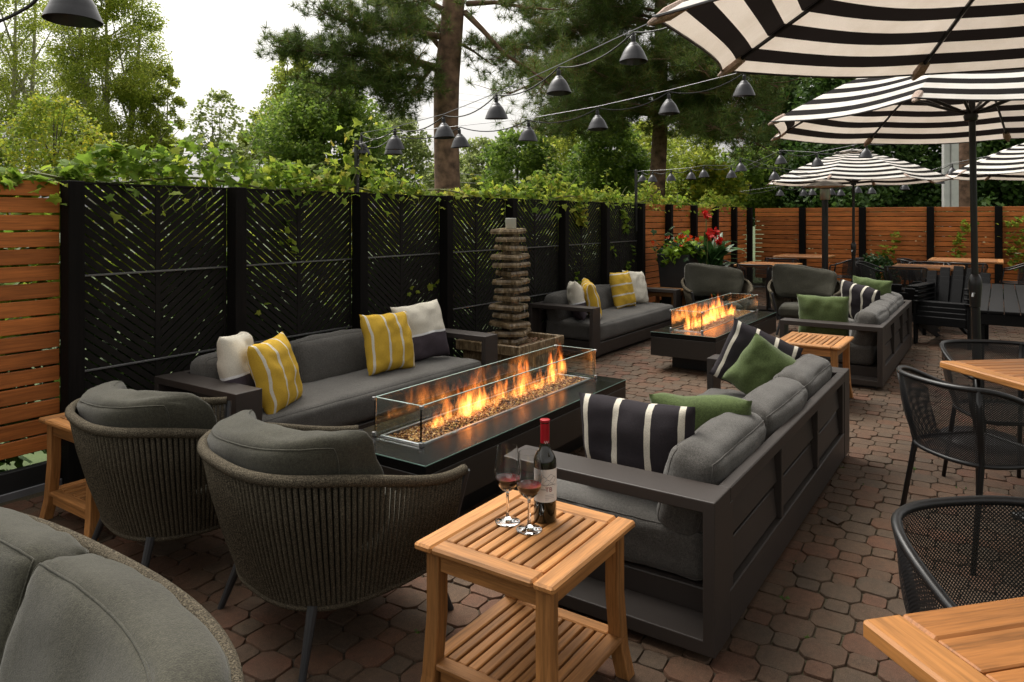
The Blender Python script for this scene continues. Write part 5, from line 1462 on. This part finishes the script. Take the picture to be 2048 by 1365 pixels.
def crown(pts, n, size, mat, name, up=.3):
    """leaves spread through a set of (x,y,z,rx,ry,rz) clumps, denser near their skins"""
    pts = np.array(pts, float); vol = pts[:, 3] * pts[:, 4] * pts[:, 5]
    w = vol ** .72; w /= w.sum(); idx = nr.choice(len(pts), n, p=w)
    v = nr.normal(size=(n, 3)); v /= np.linalg.norm(v, axis=1)[:, None]; v *= (nr.uniform(.12, 1, n) ** .45)[:, None]
    p = pts[idx, :3] + v * pts[idx, 3:] + nr.normal(0, .05, (n, 3)) * pts[idx, 3:]
    return leaves_mesh(name, p, nr.uniform(*size, n), (mat,), RH, RHF, up)
def tree(name, label, px, d, top_y, half, mat, n, size, base_z=-.06, low_y=None, bark='bark', tr=.10, nclump=46, shape='oval', seed=0, group=None, stems=1, cat='tree', depth=.8):
    """px: column of the stem, top_y: row of its top, half: half width of the crown in metres"""
    tr_ = random.Random(seed + 31); b = at(px, HOR, d); H_ = at(px, top_y, d).z; lowz = at(px, low_y, d).z if low_y else H_ * .25
    t = thing(name, label, cat, (b.x, b.y, base_z), 0, group)
    P = []
    for k in range(int(nclump * 3.2)):
        u = tr_.random(); z = lowz + (H_ - lowz) * u
        if shape == 'oval': w = half * math.sin(PI * (.12 + .8 * u)) ** .7
        elif shape == 'cone': w = half * (1.02 - u) ** .8
        else: w = half * (.55 + .45 * math.sin(PI * u))
        a = tr_.uniform(0, 6.283); rr = w * math.sqrt(tr_.uniform(.05, 1)) * .85
        s = half * tr_.uniform(.11, .27) * (1 - .3 * u)
        P.append((rr * math.cos(a), depth * rr * math.sin(a), z - base_z, s, s, s * tr_.uniform(.6, 1.0)))
    link('crown', crown(P, n, size, mat, 'crown'), t, kind='stuff')
    for s in range(stems):
        ox = (s - (stems - 1) / 2) * half * .35; ln = tr_.uniform(-.05, .05) * H_
        tk = [(ox * .4, 0, 0), (ox * .7 + ln * .3, .02, H_ * .3), (ox + ln * .7, 0, H_ * .65), (ox * 1.2 + ln, 0, H_ * .96)]
        MB().tube(tk, [tr, tr * .8, tr * .5, tr * .12], 8).obj('trunk', bark, t)
        for q in range(9):
            c = P[tr_.randrange(len(P))]; z0 = c[2] * tr_.uniform(.55, .85); 
            if z0 < .5: continue
            x0 = ox * .8 + ln * (z0 / H_)
            MB().tube([(x0, 0, z0), ((x0 + c[0]) / 2, c[1] / 2, (z0 + c[2]) / 2 + .1), (c[0], c[1], c[2])], [tr * .32, tr * .2, tr * .06], 5).obj('limb', bark, t)
    return t
tree('birch_tree', 'tall birch at the left edge behind the vine', 20, 27, -120, 3.0, 'birch', 60000, (.06, .10), low_y=330, bark='bark_pale', tr=.13, nclump=80, shape='col', seed=1, stems=3)
tree('birch_tree', 'tall full birch tree left of the open sky', 215, 25, -70, 2.4, 'birch', 90000, (.055, .095), low_y=350, bark='bark_pale', tr=.14, nclump=95, shape='oval', seed=2, stems=3)
tree('birch_tree', 'smaller birch clump at the left of the open sky', 320, 26, 130, 1.0, 'birch', 14000, (.065, .11), low_y=370, bark='bark_pale', tr=.07, nclump=36, shape='col', seed=3, stems=2)
tree('yellow_tree', 'low yellowing tree in front of the left birches', 110, 15, 205, 1.25, 'gold', 7000, (.05, .10), low_y=380, tr=.06, nclump=50, seed=4)
tree('young_tree', 'slender sparse young tree against the open sky', 440, 20, 185, .95, 'sage', 2600, (.08, .14), low_y=350, tr=.04, nclump=46, shape='oval', seed=5, stems=2)
tree('small_tree', 'pale small tree left of the big maple', 520, 24, 230, .95, 'birch', 5200, (.09, .15), low_y=380, tr=.06, nclump=30, seed=6)
tree('poplar_tree', 'bright green tree behind the big maple', 585, 27, 105, 1.5, 'birch', 20000, (.07, .12), low_y=340, tr=.1, nclump=48, seed=7)
tree('maple_tree', 'broad dark green maple below the pine branch', 655, 18, 165, 2.1, 'maple', 42000, (.07, .115), low_y=395, tr=.14, nclump=85, seed=8)
tree('shrub_tree', 'brownish green shrub between the maple and the pine trunk', 800, 22, 240, 1.5, 'sage', 8000, (.08, .14), low_y=400, tr=.07, nclump=50, seed=9)
tree('distant_tree', 'distant pale tree seen between the two pines', 965, 60, 285, 3.6, 'sage', 11000, (.2, .34), low_y=400, tr=.2, nclump=60, seed=10)
tree('distant_tree', 'distant pale tree right behind the pine trunk', 890, 55, 330, 2.5, 'sage', 7000, (.2, .32), low_y=405, tr=.2, nclump=40, seed=11)
for i, (px, d, ty, hf, mt, n, lab) in enumerate([(1040, 20, 270, 1.5, 'maple', 9000, 'green shrub right of the pine trunk'), (1130, 24, 250, 1.9, 'birch', 14000, 'yellow green shrub under the big pine'), (1215, 21, 240, 1.7, 'maple', 14000, 'tall green shrub under the big pine'),
                                            (1290, 24, 250, 1.7, 'birch', 9000, 'light green tree left of the far pine trunk'), (1390, 26, 235, 1.9, 'birch', 10000, 'light green tree right of the far pine trunk'), (1420, 18, 335, 1.2, 'gold', 7000, 'yellowing shrub above the fence corner'),
                                            (1500, 21, 300, 1.5, 'maple', 9000, 'green shrub above the far fence corner')]):
    tree('background_shrub', lab, px, d, ty, hf, mt, n, (.08, .15), low_y=412, tr=.06, nclump=55, seed=20 + i, cat='shrub')
# dark cedars along the right
for i, (px, d, ty, hf, n) in enumerate([(1560, 23, 60, 2.6, 20000), (1680, 21, 40, 2.7, 24000), (1800, 22, 30, 2.8, 22000), (1930, 21, 20, 2.8, 22000), (2060, 21, 60, 2.8, 20000)]):
    tree('cedar_tree', 'dark green cedar behind the far fence, %s from the left' % N1[i], px, d, ty, hf, 'cedar_leaf', n, (.10, .19), low_y=440, tr=.18, nclump=120, shape='cone', seed=40 + i, group='cedars behind the far fence')
# pines
NV = np.array([(-.02, 0, 0), (.02, 0, 0), (0, 1, 0)], np.float32); NF = np.array([(0, 1, 2)])
def tufts(centres, per, length):
    c = np.repeat(np.asarray(centres), per, 0); n = len(c)
    ax = nr.normal(size=(n, 3)); ax[:, 2] += .35; ax /= np.linalg.norm(ax, axis=1)[:, None]
    s = nr.normal(size=(n, 3)); s -= ax * (s * ax).sum(1)[:, None]; s /= np.linalg.norm(s, axis=1)[:, None]
    Rm = np.stack([s, ax, np.cross(s, ax)], 2)
    return leaves_mesh('needles', c, nr.uniform(length * .7, length * 1.15, n), ('needle',), NV, NF, 0, Rm)
def pine(label, base, trunk, rad, branches, per, length, ncl, nm='pine_tree', extra=None, spread=.26):
    """trunk: world polyline; branches: lists of world points from the trunk outward"""
    t = thing(nm, label, 'tree', base)
    B = Vector(base)
    MB().tube([Vector(p) - B for p in trunk], rad, 14).obj('trunk', 'bark_pine', t, angle=180)
    C = []; br = random.Random(len(branches))
    for bi, (pts, r0, dens) in enumerate(branches):
        pts = [Vector(p) - B for p in pts]; m = len(pts)
        MB().tube(pts, [r0 * (1 - .8 * i / (m - 1)) for i in range(m)], 7).obj('branch', 'bark_pine', t, angle=180)
        L_ = sum((pts[i + 1] - pts[i]).length for i in range(m - 1))
        k = max(6, int(ncl * dens * L_)); tw = MB()
        rs = resample(pts, 20)
        for q in range(k):
            u = br.uniform(.28, 1.0); a = rs[int(u * 20)]
            sp_ = spread * (1.1 - .35 * u) 
            e = a + Vector((br.gauss(0, sp_), br.gauss(0, sp_), br.gauss(.02, sp_ * .55)))
            if q % 3 == 0: tw.tube([a, a.lerp(e, .5) + Vector((0, 0, -.04)), e], [.010, .007, .004], 4, cap=False)
            C.append(tuple(e)); C.append(tuple(e + Vector((br.gauss(0, .07), br.gauss(0, .07), br.gauss(.02, .05)))))
        if tw.v: tw.obj('twigs', 'bark_pine', t, kind='stuff', angle=180)
    link('needles', tufts(C, per, length), t, kind='stuff'); return t
DP_ = 12.0
def pp(x, y, d=DP_): return at(x, y, d)
TR = [at(893, 700, DP_), pp(895, 380), pp(892, 250), pp(893, 160), pp(903, 60), pp(912, -60), pp(920, -260)]
TR[0] = Vector((TR[1].x, TR[1].y, -.06))
BR1 = [([pp(885, 140), pp(845, 128, 11.6), pp(780, 112, 11.2), pp(700, 108, 10.9), pp(620, 105, 10.8), pp(545, 92, 10.8)], .075, 2.3),
       ([pp(845, 128, 11.6), pp(790, 150, 11.2), pp(740, 160, 11), pp(690, 168, 10.9), pp(640, 170, 10.9)], .04, 2.4),
       ([pp(860, 140, 11.7), pp(830, 180, 11.4), pp(800, 195, 11.3), pp(780, 225, 11.2)], .035, 2.6),
       ([pp(890, 75), pp(830, 65, 11.6), pp(760, 55, 11.2), pp(680, 40, 11), pp(640, 20, 11)], .06, 2.0),
       ([pp(885, 100), pp(850, 60, 12.6), pp(800, 20, 13), pp(740, -10, 13.3)], .05, 1.2),
       ([pp(905, 30), pp(850, 0, 11.8), pp(780, -25, 11.5), pp(700, -30, 11.4)], .06, 1.2),
       ([pp(930, 25), pp(965, 60, 11.8), pp(1010, 110, 11.7), pp(1060, 140, 11.6), pp(1100, 170, 11.6)], .055, .55),
       ([pp(925, 90), pp(950, 105, 11.8), pp(985, 130, 11.6)], .03, .5),
       ([pp(935, 8), pp(990, 5, 11.6), pp(1050, 15, 11.4), pp(1110, 20, 11.3)], .05, .7),
       ([pp(905, 0), pp(960, -30, 12.4), pp(1030, -40, 12.6)], .05, 1.0),
       ([pp(880, 60), pp(860, 40, 12.3), pp(820, 25, 12.5), pp(770, 60, 12.5)], .04, .8)]
pine('large pine with a reddish trunk behind the chevron fence', TR[0], TR, [.27, .215, .205, .215, .19, .175, .12], BR1, 50, .18, 33)
D2 = 18.0
def p2(x, y, d=D2): return at(x, y, d)
T2 = [Vector((p2(1312, 400).x, p2(1312, 400).y, -.06)), p2(1314, 380), p2(1320, 260), p2(1322, 120), p2(1322, -60), p2(1322, -330)]
B2 = []
b2 = random.Random(77)
for k in range(54):
    y0 = b2.uniform(-120, 250); side = b2.choice((-1, -1, 1))
    ln = b2.uniform(150, 350) if side < 0 else b2.uniform(90, 260)
    if y0 > 170: ln *= .8
    dd = D2 + b2.uniform(-3.2, 2.6); drop = b2.uniform(0, 75)
    x1 = 1322 + side * ln
    B2.append(([p2(1322, y0), p2(1322 + side * ln * .35, y0 - 12, (D2 + dd) / 2), p2(1322 + side * ln * .7, y0 + drop * .4, dd), p2(x1, y0 + drop, dd)], .05, .95))
pine('dense dark pine with a slim trunk right of the middle', T2[0], T2, [.24, .20, .19, .17, .15, .08], B2, 34, .24, 38, spread=.45)
# white post and reddish trunk behind the far fence
wp = at(1899, 436, 17.5)
w_ = thing('white_post', 'white painted double post standing behind the far fence', 'post', (wp.x, wp.y, 0), TH)
bx('board', 'white', w_, -.06, .06, .02, .16, 0, 3.6, .01); bx('board', 'white', w_, -.10, .10, -.17, .005, 0, 3.6, .01)
bx('cap_board', 'white', w_, -.13, .13, -.2, .19, 3.6, 3.66, .01)
rb = at(1931, 436, 18.0)
rt_ = thing('bare_tree', 'reddish brown tree trunk right of the white post', 'tree', (rb.x, rb.y, -.06))
MB().tube([(0, 0, 0), (.02, 0, 1.5), (.03, 0, 3), (.02, .02, 7)], [.26, .21, .19, .12], 14).obj('trunk', 'bark_pine', rt_, angle=180)
# utility pole and cables
up_ = at(1112, 436, 34)
ut = thing('utility_pole', 'thin weathered utility pole far behind the fence', 'pole', (up_.x, up_.y, -.06))
MB().tube([(0, 0, 0), (0, 0, at(1112, 268, 34).z)], [.16, .11], 10).obj('shaft', 'bark_pale', ut)
M['cable'] = plain('grey_cable', (.22, .22, .22), .5)
for i, (a, b, lab) in enumerate([((-200, 12, 40), (1150, 215, 60), 'thin utility cable across the sky, highest of three'), ((-200, 27, 40), (1150, 228, 60), 'thin utility cable across the sky, middle of three'), ((-200, 42, 40), (1150, 240, 60), 'thin utility cable across the sky, lowest of three'),
                       ((-200, 175, 30), (1300, 312, 50), 'pale utility cable in front of the left birches'), ((-200, 255, 22), (1500, 372, 40), 'dark utility cable low above the vine'), ((-200, 280, 22), (1500, 385, 40), 'dark utility cable just above the vine'), ((-200, 300, 24), (1500, 400, 40), 'lowest dark utility cable touching the vine')]):
    A, B = at(*a), at(*b); t = thing('utility_cable', lab, 'cable', A)
    MB().tube([p - A for p in catenary(A, B, .35, 14)], .012 if i > 3 else .009, 5).obj('strand', 'cable', t)
